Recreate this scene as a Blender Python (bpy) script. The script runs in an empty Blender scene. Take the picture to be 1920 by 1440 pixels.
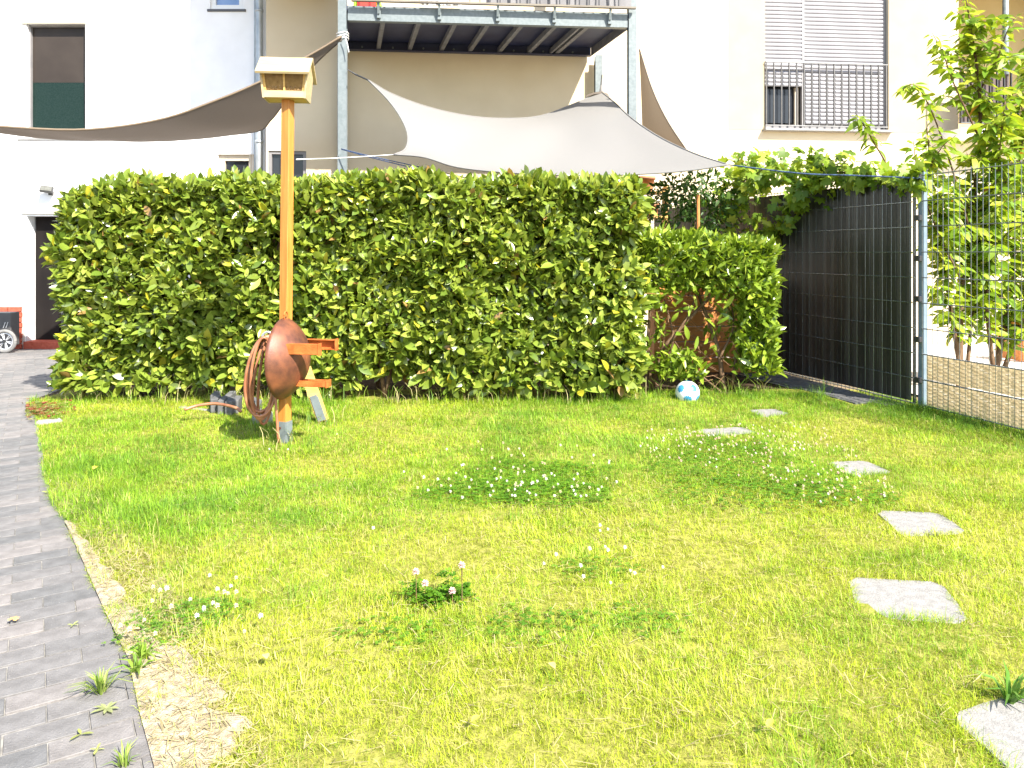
import bpy, math, random
import numpy as np
from mathutils import Vector, Matrix

random.seed(7)
RNG = np.random.default_rng(11)
C = bpy.context.scene.collection
SC = bpy.context.scene
R = math.radians

# ------------------------------------------------------------------ camera, sky, sun, exposure
H = 1.22                                       # eye height
F = 1442.0                                     # focal length in photo pixels
cam_d = bpy.data.cameras.new('camera')
cam = bpy.data.objects.new('camera', cam_d)
C.objects.link(cam)
cam.location = (0, 0, H)
cam.rotation_euler = (R(90), 0, 0)
cam_d.sensor_width = 36.0
cam_d.lens = 36.0 * F / 1920
cam_d.shift_y = -245.0 / 1920
cam_d.clip_start = 0.05
cam_d.clip_end = 600
SC.camera = cam

SUN = Vector((0.79, -1.0, 1.2)).normalized()  # towards the sun
world = bpy.data.worlds.new('World')
SC.world = world
world.use_nodes = True
wn = world.node_tree.nodes
wl = world.node_tree.links
wn.clear()
sky = wn.new('ShaderNodeTexSky')
sky.sky_type = 'NISHITA'
sky.sun_disc = False
sky.sun_elevation = math.asin(SUN.z)
sky.sun_rotation = math.atan2(SUN.x, SUN.y)
bg = wn.new('ShaderNodeBackground')
bg.inputs['Strength'].default_value = 0.135
wo = wn.new('ShaderNodeOutputWorld')
wl.new(sky.outputs[0], bg.inputs[0])
wl.new(bg.outputs[0], wo.inputs[0])

sun_d = bpy.data.lights.new('sun', 'SUN')
sun_d.energy = 5.0
sun_d.angle = R(0.5)
sun_d.color = (1.0, 0.95, 0.86)
sun = bpy.data.objects.new('sun', sun_d)
C.objects.link(sun)
sun.rotation_euler = (-SUN).to_track_quat('-Z', 'Y').to_euler()

SC.view_settings.view_transform = 'Standard'
SC.view_settings.look = 'None'
SC.view_settings.exposure = 1.60
SC.view_settings.gamma = 1.0
SC.view_settings.use_curve_mapping = False
SC.cycles.max_bounces = 8
SC.cycles.transmission_bounces = 6
SC.cycles.transparent_max_bounces = 8


# ------------------------------------------------------------------ helpers
def at(px, py, Y):
    """Point at distance Y that the photo shows at (px, py)."""
    return Vector(((px - 960) / F * Y, Y, H + (475 - py) / F * Y))


def gp(px, py, z=0.0):
    """Ground point that the photo shows at (px, py)."""
    Y = (H - z) * F / (py - 475)
    return Vector(((px - 960) / F * Y, Y, z))


def zc(py, Y):
    return H + (475 - py) / F * Y


def gz(y):
    return -0.04 * min(max(y - 7.0, 0.0), 4.5)


class MB:
    """Collects shapes; build() links them as ONE mesh object."""
    def __init__(self):
        self.v = []
        self.f = []
        self.m = []
        self.mi = 0

    def add(self, vs, fs):
        n = len(self.v)
        self.v += [tuple(p) for p in vs]
        self.f += [tuple(i + n for i in q) for q in fs]
        self.m += [self.mi] * len(fs)
        return self

    def box(self, c, s, rot=None):
        c = Vector(c)
        pts = []
        for k in range(8):
            d = Vector(((k & 1) - .5, ((k >> 1) & 1) - .5, ((k >> 2) & 1) - .5))
            d = Vector((d.x * s[0], d.y * s[1], d.z * s[2]))
            if rot is not None:
                d = rot @ d
            pts.append(c + d)
        return self.add(pts, [(0, 2, 3, 1), (4, 5, 7, 6), (0, 1, 5, 4), (2, 6, 7, 3), (0, 4, 6, 2), (1, 3, 7, 5)])

    def cbox(self, c, s, b=.004, rot=None):
        """Box with chamfered edges."""
        c = Vector(c)
        vs, idx = [], {}
        h = [x / 2 for x in s]
        for sx in (-1, 1):
            for sy in (-1, 1):
                for sz in (-1, 1):
                    for ax in range(3):
                        d = [sx * (h[0] - b), sy * (h[1] - b), sz * (h[2] - b)]
                        d[ax] = (sx, sy, sz)[ax] * h[ax]
                        idx[(sx, sy, sz, ax)] = len(vs)
                        d = Vector(d)
                        vs.append(c + (rot @ d if rot is not None else d))
        fs = []
        for ax in range(3):
            o = [a for a in range(3) if a != ax]
            for s0 in (-1, 1):
                q = []
                for (p, r) in ((-1, -1), (1, -1), (1, 1), (-1, 1)):
                    k = [0, 0, 0]
                    k[ax] = s0
                    k[o[0]] = p
                    k[o[1]] = r
                    q.append(idx[(k[0], k[1], k[2], ax)])
                fs.append(q)
            for p in (-1, 1):
                for r in (-1, 1):
                    k0 = [0, 0, 0]
                    k1 = [0, 0, 0]
                    k0[ax], k1[ax] = -1, 1
                    for k in (k0, k1):
                        k[o[0]] = p
                        k[o[1]] = r
                    fs.append([idx[(*k0, o[0])], idx[(*k1, o[0])], idx[(*k1, o[1])], idx[(*k0, o[1])]])
        for sx in (-1, 1):
            for sy in (-1, 1):
                for sz in (-1, 1):
                    fs.append([idx[(sx, sy, sz, a)] for a in range(3)])
        return self.add(vs, fs)

    def bar(self, p, q, w, h, up=(0, 0, 1)):
        """Rectangular bar from p to q; w sideways, h along up."""
        p, q = Vector(p), Vector(q)
        d = (q - p)
        L = d.length
        d.normalize()
        u = Vector(up)
        s = d.cross(u)
        if s.length < 1e-5:
            s = d.cross(Vector((1, 0, 0)))
        s.normalize()
        u = s.cross(d)
        rot = Matrix((s, d, u)).transposed()
        return self.box((p + q) / 2, (w, L, h), rot)

    def tube(self, path, r, n=6, cap=True):
        path = [Vector(p) for p in path]
        rr = r if isinstance(r, (list, tuple)) else [r] * len(path)
        vs, fs = [], []
        prev = None
        for i, p in enumerate(path):
            t = (path[min(i + 1, len(path) - 1)] - path[max(i - 1, 0)]).normalized()
            if prev is None:
                a = Vector((0, 0, 1)) if abs(t.z) < .9 else Vector((1, 0, 0))
                prev = t.cross(a).normalized()
            s = (prev - t * prev.dot(t)).normalized()
            prev = s
            b = t.cross(s)
            for k in range(n):
                an = 2 * math.pi * k / n
                vs.append(p + (s * math.cos(an) + b * math.sin(an)) * rr[i])
        for i in range(len(path) - 1):
            for k in range(n):
                k2 = (k + 1) % n
                fs.append((i * n + k, i * n + k2, (i + 1) * n + k2, (i + 1) * n + k))
        if cap:
            fs.append(tuple(range(n - 1, -1, -1)))
            fs.append(tuple((len(path) - 1) * n + k for k in range(n)))
        return self.add(vs, fs)

    def grid(self, rows, flip=False):
        """Sheet from rows of points."""
        n = len(rows[0])
        vs = [p for r_ in rows for p in r_]
        fs = []
        for i in range(len(rows) - 1):
            for j in range(n - 1):
                q = (i * n + j, i * n + j + 1, (i + 1) * n + j + 1, (i + 1) * n + j)
                fs.append(q[::-1] if flip else q)
        return self.add(vs, fs)

    def prism(self, poly, vec):
        """Polygon extruded along vec."""
        vec = Vector(vec)
        n = len(poly)
        vs = [Vector(p) for p in poly] + [Vector(p) + vec for p in poly]
        fs = [tuple(range(n))[::-1], tuple(range(n, 2 * n))]
        for k in range(n):
            k2 = (k + 1) % n
            fs.append((k, k2, n + k2, n + k))
        return self.add(vs, fs)

    def build(self, name, mats, parent=None, smooth=False, kind=None, label=None):
        me = bpy.data.meshes.new(name)
        off = parent_loc(parent)
        me.from_pydata([(p[0] - off.x, p[1] - off.y, p[2] - off.z) for p in self.v], [], self.f)
        if not isinstance(mats, (list, tuple)):
            mats = [mats]
        for m_ in mats:
            me.materials.append(m_)
        if len(mats) > 1:
            me.polygons.foreach_set('material_index', self.m)
        if smooth:
            me.polygons.foreach_set('use_smooth', [True] * len(me.polygons))
        me.update()
        o = bpy.data.objects.new(name, me)
        C.objects.link(o)
        if parent is not None:
            o.parent = parent
        if kind:
            o['kind'] = kind
        if label:
            o['label'] = label
        return o


def parent_loc(p):
    v = Vector((0, 0, 0))
    while p is not None:
        v += Vector(p.location)
        p = p.parent
    return v


def thing(name, label, cat, loc=(0, 0, 0), group=None):
    o = bpy.data.objects.new(name, None)
    C.objects.link(o)
    o.location = loc
    o.empty_display_size = .1
    return tag(o, label, cat, group)


def tag(o, label, cat, group=None):
    o['label'] = label
    o['category'] = cat
    if group:
        o['group'] = group
    return o


def struct(o):
    o['kind'] = 'structure'
    return o


def np_mesh(name, V, faces, mat, parent=None, col=None, smooth=True, kind=None):
    """Fast mesh from arrays; faces (n,k); col (n,3) per vertex -> attribute tint."""
    V = np.asarray(V, dtype=np.float32).copy()
    off = parent_loc(parent)
    V -= np.array([off.x, off.y, off.z], dtype=np.float32)
    faces = np.asarray(faces, dtype=np.int32)
    n, k = faces.shape
    me = bpy.data.meshes.new(name)
    me.vertices.add(len(V))
    me.vertices.foreach_set('co', V.ravel())
    me.loops.add(n * k)
    me.loops.foreach_set('vertex_index', faces.ravel())
    me.polygons.add(n)
    me.polygons.foreach_set('loop_start', np.arange(0, n * k, k, dtype=np.int32))
    me.polygons.foreach_set('loop_total', np.full(n, k, dtype=np.int32))
    if smooth:
        me.polygons.foreach_set('use_smooth', np.ones(n, dtype=bool))
    if col is not None:
        a = me.color_attributes.new('tint', 'FLOAT_COLOR', 'POINT')
        c4 = np.ones((len(V), 4), dtype=np.float32)
        c4[:, :3] = col
        a.data.foreach_set('color', c4.ravel())
    me.materials.append(mat)
    me.update(calc_edges=True)
    o = bpy.data.objects.new(name, me)
    C.objects.link(o)
    if parent is not None:
        o.parent = parent
    if kind:
        o['kind'] = kind
    return o


def vnoise(x, y, scale, seed=0):
    """Smooth 2-D value noise in 0..1."""
    g = np.random.default_rng(seed).random((64, 64))
    x = np.asarray(x) * scale + 1000
    y = np.asarray(y) * scale + 1000
    xi, yi = np.floor(x).astype(int), np.floor(y).astype(int)
    fx, fy = x - xi, y - yi
    fx, fy = fx * fx * (3 - 2 * fx), fy * fy * (3 - 2 * fy)
    a, b = g[xi % 64, yi % 64], g[(xi + 1) % 64, yi % 64]
    c, d = g[xi % 64, (yi + 1) % 64], g[(xi + 1) % 64, (yi + 1) % 64]
    return (a * (1 - fx) + b * fx) * (1 - fy) + (c * (1 - fx) + d * fx) * fy


def sstep(x, a, b):
    t = np.clip((np.asarray(x, dtype=float) - a) / (b - a), 0, 1)
    return t * t * (3 - 2 * t)


# ------------------------------------------------------------------ materials
def pmat(name, c1, c2=None, scale=8.0, rough=.6, bump=0.0, bscale=None, metal=0.0, stretch=(1, 1, 1), spec=.5, lo=.35, hi=.65, detail=4):
    m = bpy.data.materials.new(name)
    m.use_nodes = True
    nt = m.node_tree
    b = nt.nodes['Principled BSDF']
    b.inputs['Roughness'].default_value = rough
    b.inputs['Metallic'].default_value = metal
    b.inputs['Specular IOR Level'].default_value = spec
    if c2 is None:
        b.inputs['Base Color'].default_value = (*c1, 1)
    tc = nt.nodes.new('ShaderNodeTexCoord')
    mp = nt.nodes.new('ShaderNodeMapping')
    mp.inputs['Scale'].default_value = stretch
    nt.links.new(tc.outputs['Object'], mp.inputs[0])
    if c2 is not None:
        nz = nt.nodes.new('ShaderNodeTexNoise')
        nz.inputs['Scale'].default_value = scale
        nz.inputs['Detail'].default_value = detail
        nt.links.new(mp.outputs[0], nz.inputs['Vector'])
        rp = nt.nodes.new('ShaderNodeValToRGB')
        rp.color_ramp.elements[0].position = lo
        rp.color_ramp.elements[1].position = hi
        rp.color_ramp.elements[0].color = (*c1, 1)
        rp.color_ramp.elements[1].color = (*c2, 1)
        nt.links.new(nz.outputs[0], rp.inputs[0])
        nt.links.new(rp.outputs[0], b.inputs['Base Color'])
    if bump:
        n2 = nt.nodes.new('ShaderNodeTexNoise')
        n2.inputs['Scale'].default_value = bscale or scale * 6
        n2.inputs['Detail'].default_value = 5
        nt.links.new(mp.outputs[0], n2.inputs['Vector'])
        bp = nt.nodes.new('ShaderNodeBump')
        bp.inputs['Strength'].default_value = bump
        bp.inputs['Distance'].default_value = .01
        nt.links.new(n2.outputs[0], bp.inputs['Height'])
        nt.links.new(bp.outputs[0], b.inputs['Normal'])
    return m


def leafmat(name, rough=.4, trans=.3, tcol=(1.25, 1.25, .55), spec=.5):
    """Thin leaf: colour from the leaf's own tint, light shines through."""
    m = bpy.data.materials.new(name)
    m.use_nodes = True
    nt = m.node_tree
    b = nt.nodes['Principled BSDF']
    out = nt.nodes['Material Output']
    at_ = nt.nodes.new('ShaderNodeAttribute')
    at_.attribute_name = 'tint'
    b.inputs['Roughness'].default_value = rough
    b.inputs['Specular IOR Level'].default_value = spec
    nt.links.new(at_.outputs['Color'], b.inputs['Base Color'])
    tr = nt.nodes.new('ShaderNodeBsdfTranslucent')
    mx = nt.nodes.new('ShaderNodeMixRGB')
    mx.blend_type = 'MULTIPLY'
    mx.inputs[0].default_value = 1
    mx.inputs[2].default_value = (*tcol, 1)
    nt.links.new(at_.outputs['Color'], mx.inputs[1])
    nt.links.new(mx.outputs[0], tr.inputs[0])
    ms = nt.nodes.new('ShaderNodeMixShader')
    ms.inputs[0].default_value = trans
    nt.links.new(b.outputs[0], ms.inputs[1])
    nt.links.new(tr.outputs[0], ms.inputs[2])
    nt.links.new(ms.outputs[0], out.inputs[0])
    return m


def fabric(name, col, trans=.2, scale=160):
    m = pmat(name, tuple(c * .86 for c in col), col, scale=scale, rough=.85, bump=.25, bscale=400, spec=.2, stretch=(1, 1, 1))
    nt = m.node_tree
    b = nt.nodes['Principled BSDF']
    tr = nt.nodes.new('ShaderNodeBsdfTranslucent')
    tr.inputs[0].default_value = (*col, 1)
    ms = nt.nodes.new('ShaderNodeMixShader')
    ms.inputs[0].default_value = trans
    nt.links.new(b.outputs[0], ms.inputs[1])
    nt.links.new(tr.outputs[0], ms.inputs[2])
    nt.links.new(ms.outputs[0], nt.nodes['Material Output'].inputs[0])
    return m


M = {
    'white_wall': pmat('white_render', (.80, .80, .80), (.86, .86, .86), scale=3, rough=.9, bump=.25, bscale=220, spec=.1),
    'beige_wall': pmat('beige_render', (.60, .50, .345), (.64, .54, .38), scale=2, rough=.9, bump=.25, bscale=220, spec=.1),
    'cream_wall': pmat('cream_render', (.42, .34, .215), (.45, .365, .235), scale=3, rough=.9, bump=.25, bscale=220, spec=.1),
    'tan_wall': pmat('tan_render', (.56, .42, .20), (.60, .46, .23), scale=3, rough=.9, spec=.1),
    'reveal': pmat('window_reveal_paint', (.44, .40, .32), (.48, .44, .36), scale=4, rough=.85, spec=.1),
    'white_frame': pmat('white_window_frame', (.75, .75, .74), rough=.4),
    'beige_frame': pmat('beige_window_frame', (.50, .42, .31), (.55, .46, .35), scale=6, rough=.5),
    'grey_frame': pmat('grey_window_frame', (.17, .165, .17), (.21, .2, .2), scale=5, rough=.5),
    'sill': pmat('aluminium_sill', (.20, .195, .19), (.25, .245, .24), scale=12, rough=.45),
    'dark_sill': pmat('dark_sill', (.08, .08, .085), rough=.5),
    'brown_reflection': pmat('glass_painted_brown_reflection', (.034, .027, .023), (.046, .037, .031), scale=3, rough=.3, spec=.15, lo=.3, hi=.7),  # reflection of the houses opposite, painted into the pane colour
    'green_reflection': pmat('glass_painted_green_reflection', (.006, .017, .014), (.014, .027, .023), scale=60, rough=.3, spec=.15),  # green reflection in the lower half, painted as pane colour
    'dark_glass': pmat('dark_window_glass', (.018, .02, .024), rough=.12, spec=.4),
    'sky_reflection': pmat('glass_painted_blue_sky', (.16, .26, .45), (.22, .33, .55), scale=4, rough=.1),  # blue sky in the pane is put into its colour
    'shutter': pmat('shutter_slat', (.225, .22, .235), (.25, .245, .26), scale=20, rough=.55),
    'iron': pmat('railing_steel', (.075, .07, .068), (.10, .095, .09), scale=15, rough=.5),
    'zinc': pmat('zinc_pipe', (.30, .33, .35), (.42, .45, .47), scale=9, rough=.4, metal=.35),
    'galv': pmat('galvanised_steel', (.125, .15, .155), (.165, .19, .195), scale=26, rough=.55, metal=.1),
    'galv_dark': pmat('galvanised_beam_underside', (.13, .13, .14), (.18, .18, .19), scale=9, rough=.6, metal=.1),
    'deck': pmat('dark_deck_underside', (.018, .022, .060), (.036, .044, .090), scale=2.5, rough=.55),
    'rail_wood': pmat('weathered_rail_wood', (.13, .11, .085), (.18, .155, .12), scale=12, rough=.7, stretch=(.3, 1, 1)),
    'black': pmat('black_metal', (.025, .025, .028), rough=.45),
    'tarp': fabric('grey_balcony_cloth', (.22, .215, .22), .15),
    'sail_light': fabric('light_grey_sail_cloth', (.228, .220, .208), .12, 210),
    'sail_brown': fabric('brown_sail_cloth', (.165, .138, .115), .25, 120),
    'sail_tan': fabric('tan_sail_cloth', (.26, .20, .14), .3, 120),
    'red': pmat('red_plastic', (.70, .05, .03), rough=.35),
    'lime': pmat('lime_plastic', (.25, .55, .03), rough=.4),
    'cord': pmat('white_cord', (.72, .71, .68), (.78, .77, .74), scale=120, rough=.8),
    'blue_cord': pmat('blue_black_cord', (.02, .03, .07), (.10, .16, .30), scale=60, rough=.8),
    'post_wood': pmat('orange_stained_post', (.38, .140, .020), (.47, .205, .038), scale=9, rough=.5, bump=.15, bscale=60, stretch=(6, 6, .35), detail=6),
    'pine': pmat('pale_pine_board', (.38, .28, .145), (.47, .365, .20), scale=9, rough=.6, bump=.1, stretch=(.5, 5, 5), detail=6),
    'pine_gold': pmat('golden_pine', (.52, .31, .085), (.62, .40, .13), scale=10, rough=.55, stretch=(1, 5, 5)),
    'seed_glass': pmat('feeder_pane_over_seed', (.16, .09, .025), (.25, .15, .05), scale=30, rough=.12),
    'seed': pmat('bird_seed', (.15, .085, .03), (.30, .19, .08), scale=90, rough=.8, bump=.6, bscale=120),
    'rust': pmat('rusted_bowl_steel', (.055, .022, .016), (.24, .082, .036), scale=11, rough=.46, bump=.16, bscale=210, spec=.4, lo=.3, hi=.75, detail=8),
    'rust_leg': pmat('bright_rust_leg', (.36, .085, .018), (.50, .15, .035), scale=16, rough=.75, bump=.3, bscale=120, spec=.2, detail=8),
    'hose': pmat('brown_hose_rubber', (.26, .095, .045), (.38, .165, .085), scale=14, rough=.45),
    'paver': None,
    'joint': pmat('sandy_joint', (.16, .152, .14), (.28, .265, .24), scale=30, rough=.95, spec=.05),
    'slab': pmat('pale_concrete_slab', (.21, .20, .185), (.27, .257, .238), scale=34, rough=.9, bump=.4, bscale=160, spec=.1, detail=8),
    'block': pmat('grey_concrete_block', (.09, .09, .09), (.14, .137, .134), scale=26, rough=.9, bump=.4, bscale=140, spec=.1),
    'edging': pmat('pale_edging_stone', (.20, .19, .165), (.30, .285, .25), scale=20, rough=.9, bump=.4, spec=.1),
    'thatch': pmat('yellow_green_thatch', (.13, .14, .020), (.28, .26, .065), scale=22, rough=.95, bump=.7, bscale=70, spec=.05, detail=9),
    'soil': pmat('dry_soil_and_straw', (.26, .205, .13), (.46, .39, .28), scale=45, rough=.95, bump=.9, bscale=190, spec=.05, detail=9),
    'ground': pmat('bare_ground', (.17, .125, .08), (.25, .2, .13), scale=3, rough=.95, spec=.05),
    'dark_soil': pmat('dark_hedge_soil', (.045, .032, .022), (.09, .065, .04), scale=18, rough=.95, bump=.6, spec=.05),
    'yard': pmat('pale_courtyard_paving', (.50, .46, .40), (.58, .54, .48), scale=5, rough=.9, spec=.1),
    'bark': pmat('brown_bark', (.10, .058, .032), (.17, .11, .065), scale=22, rough=.85, bump=.5, stretch=(1, 1, .3), spec=.15),
    'twig': pmat('twig_bark', (.15, .085, .045), (.22, .13, .07), scale=22, rough=.85, spec=.15),
    'fence_post': pmat('blue_grey_fence_post', (.12, .165, .20), (.16, .21, .25), scale=9, rough=.45),
    'wire': pmat('dark_fence_wire', (.15, .165, .17), (.22, .235, .24), scale=30, rough=.25, metal=.5, spec=.8),
    'strip_a': pmat('anthracite_strip', (.012, .0115, .0115), (.019, .018, .0175), scale=3, rough=.42, stretch=(4, 4, .6)),
    'strip_b': pmat('grey_brown_strip', (.036, .032, .030), (.052, .047, .043), scale=3, rough=.42, stretch=(4, 4, .6)),
    'willow': fabric('beige_woven_strip', (.60, .47, .28), .50, 40),
    'willow_dark': pmat('brown_woven_stake', (.20, .14, .07), rough=.8),
    'ball_white': pmat('white_ball_skin', (.78, .79, .8), rough=.35),
    'ball_blue': pmat('blue_ball_skin', (.03, .20, .38), (.06, .3, .5), scale=14, rough=.35),
    'brick': pmat('red_brick', (.36, .075, .045), (.46, .12, .075), scale=22, rough=.85, bump=.3, spec=.1),
    'mortar': pmat('mortar', (.5, .46, .42), rough=.95),
    'door': pmat('dark_brown_door', (.010, .008, .0075), (.016, .013, .012), scale=5, rough=.7, spec=.1, stretch=(1, 1, .3)),
    'cart': pmat('dark_grey_box_panel', (.055, .053, .053), (.07, .068, .068), scale=7, rough=.6),
    'rubber': pmat('tyre_rubber', (.14, .135, .13), (.19, .185, .175), scale=20, rough=.85),
    'silver': pmat('silver_spokes', (.65, .66, .68), rough=.3, metal=.6),
    'lamp_glass': pmat('floodlight_glass', (.10, .10, .085), (.14, .14, .12), scale=30, rough=.3),
    'lamp_grey': pmat('floodlight_housing', (.045, .045, .045), rough=.5),
    'terracotta': pmat('terracotta', (.40, .17, .085), (.5, .23, .12), scale=12, rough=.85),
    'planter': pmat('orange_stained_plank', (.46, .165, .04), (.60, .24, .065), scale=9, rough=.65, stretch=(.5, 4, 4)),
    'dry_leaf': pmat('dry_fallen_leaf', (.55, .30, .10), (.62, .40, .16), scale=40, rough=.7),
    'yellow_leaf': pmat('yellow_fallen_leaf', (.70, .58, .05), rough=.6),
    'clover_white': pmat('white_clover_petals', (.62, .57, .47), (.75, .72, .64), scale=200, rough=.8),
    'clover_cream': pmat('faded_clover_petals', (.50, .40, .24), (.64, .55, .38), scale=200, rough=.8),
    'clover_pink': pmat('pink_clover_petals', (.62, .34, .32), (.72, .5, .46), scale=200, rough=.8),
    'laurel': leafmat('laurel_leaf', rough=.27, trans=.32, spec=.6),
    'thin_leaf': leafmat('thin_leaf', rough=.45, trans=.42, spec=.35),
    'grass': leafmat('grass_blade', rough=.55, trans=.30, tcol=(1.1, 1.1, .6), spec=.25),
}


def paver_mat():
    """Anthracite clinker with pale flecks; every stone a shade of its own."""
    m = pmat('anthracite_paver', (.116, .112, .108), (.160, .155, .150), scale=18, rough=.75, bump=.35, bscale=150, spec=.25, detail=8)
    nt = m.node_tree
    b = nt.nodes['Principled BSDF']
    src = b.inputs['Base Color'].links[0].from_socket
    oi = nt.nodes.new('ShaderNodeObjectInfo')
    geo = nt.nodes.new('ShaderNodeNewGeometry')
    ad = nt.nodes.new('ShaderNodeMath')
    ad.operation = 'ADD'
    nt.links.new(oi.outputs['Random'], ad.inputs[0])
    nt.links.new(geo.outputs['Random Per Island'], ad.inputs[1])
    fr = nt.nodes.new('ShaderNodeMath')
    fr.operation = 'FRACT'
    nt.links.new(ad.outputs[0], fr.inputs[0])
    mr = nt.nodes.new('ShaderNodeMapRange')
    mr.inputs['To Min'].default_value = .82
    mr.inputs['To Max'].default_value = 1.22
    nt.links.new(fr.outputs[0], mr.inputs['Value'])
    hs = nt.nodes.new('ShaderNodeMixRGB')
    hs.inputs[1].default_value = (.98, 1.0, 1.02, 1)
    hs.inputs[2].default_value = (1.06, 1.0, .97, 1)
    nt.links.new(fr.outputs[0], hs.inputs[0])
    m1 = nt.nodes.new('ShaderNodeMixRGB')
    m1.blend_type = 'MULTIPLY'
    m1.inputs[0].default_value = 1
    nt.links.new(src, m1.inputs[1])
    nt.links.new(hs.outputs[0], m1.inputs[2])
    vm = nt.nodes.new('ShaderNodeVectorMath')
    vm.operation = 'SCALE'
    nt.links.new(m1.outputs[0], vm.inputs[0])
    nt.links.new(mr.outputs[0], vm.inputs['Scale'])
    tc = nt.nodes.new('ShaderNodeTexCoord')
    n = nt.nodes.new('ShaderNodeTexNoise')
    n.inputs['Scale'].default_value = 130
    n.inputs['Detail'].default_value = 2
    nt.links.new(tc.outputs['Object'], n.inputs['Vector'])
    rp = nt.nodes.new('ShaderNodeValToRGB')
    rp.color_ramp.elements[0].position = .68
    rp.color_ramp.elements[1].position = .76
    rp.color_ramp.elements[0].color = (0, 0, 0, 1)
    rp.color_ramp.elements[1].color = (.6, .6, .6, 1)
    nt.links.new(n.outputs[0], rp.inputs[0])
    m2 = nt.nodes.new('ShaderNodeMixRGB')
    m2.inputs[2].default_value = (.36, .34, .31, 1)
    nt.links.new(rp.outputs[0], m2.inputs[0])
    nt.links.new(vm.outputs[0], m2.inputs[1])
    nt.links.new(m2.outputs[0], b.inputs['Base Color'])
    return m


M['paver'] = paver_mat()

# ------------------------------------------------------------------ layout functions
PATH_Y = np.array([1.0, 1.5, 1.823, 2.057, 2.299, 2.606, 3.007, 3.449, 3.783, 4.343, 5.099, 5.584, 6.066, 6.4, 7.0, 12.0])
PATH_X = np.array([-.42, -.66, -.834, -.985, -1.13, -1.364, -1.658, -1.985, -2.256, -2.635, -3.129, -3.447, -3.786, -4.0, -4.05, -4.05])


def path_x(y):
    return np.interp(y, PATH_Y, PATH_X)


def fence_x(y):
    return 3.205 + (6.07 - np.asarray(y)) * .285


def fence_pt(px, off=0.0):
    k = (px - 960) / F
    Y = (3.205 + 6.07 * .285 + off) / (k + .285)
    return k * Y, Y


def wall_pt(px, off=0.0):
    """Point of the big house wall (its outer face, moved off towards the yard) seen at px."""
    k = (px - 960) / F
    Y = (11.223 - off) / (1 - .102 * k)
    return Vector((k * Y, Y, 0))


WU = Vector((1, .102, 0)).normalized()         # along the big wall
WN = Vector((.102, -1, 0)).normalized()        # out of the big wall
LW = 11.2                                      # distance of the left wall

# ------------------------------------------------------------------ setting
b = MB()
ys = [-40, 7.0, 11.5, 160]
b.grid([[(x, y, gz(y) - .03) for x in (-160, -10, 10, 160)] for y in ys], flip=False)
struct(b.build('ground', M['ground']))

# lawn soil
b = MB()
rows = []
for y in np.arange(.6, 6.9, .1):
    x0 = float(path_x(y)) - .02
    x1 = float(fence_x(y)) + .15
    rows.append([(x0 + (x1 - x0) * t, y, -.006 + .012 * float(vnoise(x0 + (x1 - x0) * t, y, 5, 3)) * (0 if t in (0, 1) else 1)) for t in np.linspace(0, 1, 50)])
b.grid(rows)
lawn = struct(b.build('lawn', M['thatch'], smooth=True))
# bare dry strip between the lawn and the pavers
b = MB()
rows = []
for i, y in enumerate(np.arange(.9, 3.5, .02)):
    x0 = float(path_x(y)) - .015
    w = float(np.interp(y, [.9, 1.9, 2.3, 2.7, 3.1, 3.5], [.27, .24, .17, .11, .06, .02])) * (.45 + .6 * float(vnoise(y, 0, 5, 77)) + .65 * float(vnoise(y, 0, 17, 79)))
    rows.append([(x0 + w * t, y, -.002 + .010 * float(vnoise(x0 + w * t, y, 14, 78)) * (0 if t in (0, 1) else 1) + (.009 if t < 1 else -.004)) for t in np.linspace(0, 1, 12)])
b.grid(rows)
struct(b.build('bare_soil', M['soil'], smooth=True))

# hedge bed
b = MB()
b.grid([[(x, y, -.002 + gz(y)) for x in np.linspace(-4.02, 2.6, 8)] for y in (6.25, 6.8, 7.6, 9.4)])
struct(b.build('hedge_bed_soil', M['dark_soil']))

# courtyard beyond the fence and in front of the house
b = MB()
b.grid([[(float(fence_x(y)) + .5 + t, y, gz(y) - .010) for t in (0, 2, 20)] for y in (3.0, 7.0, 11.4, 13.5)])
struct(b.build('courtyard', M['yard']))
b = MB()
b.grid([[(x, y, gz(y) - .012) for x in (-4.0, 2.4)] for y in (9.4, 11.3)])
struct(b.build('terrace_ground', M['yard']))

# path: bed and one paver after another
b = MB()
rows = []
for y in list(np.arange(.6, 7.1, .25)) + [7.0, 9.0, 11.3]:
    x1 = float(path_x(y))
    rows.append([(x, y, gz(y) - .005) for x in (x1 - 6.0, x1 - 2.0, x1)])
rows.sort(key=lambda r_: r_[0][1])
b.grid(rows)
path = struct(b.build('path', M['joint']))
ANG = R(32)
PU = Vector((math.cos(ANG), math.sin(ANG), 0))
PV = Vector((-math.sin(ANG), math.cos(ANG), 0))
BL, BW = .190, .0955
cells = []
for j in range(-30, 140):
    for i in range(-60, 40):
        p = PU * ((i + (.5 if j % 2 else 0) + .18) * BL) + PV * (j * BW)
        if not (.9 < p.y < 11.15):
            continue
        xb = float(path_x(p.y))
        if not (xb - 4.2 < p.x < xb + .11) or p.x < -8.6:
            continue
        ext = abs(PU.x) * BL / 2
        in_view = abs(p.x) < p.y * .72 and p.y > 1.7
        cells.append((p, in_view, xb - p.x < .14 and p.y < 9.5))


def paver_mesh(L, W, name):
    mb = MB()
    mb.cbox((0, 0, -.03), (L, W, .06), .0016)
    me = bpy.data.meshes.new(name)
    me.from_pydata(mb.v, [], mb.f)
    me.materials.append(M['paver'])
    me.update()
    return me


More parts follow.
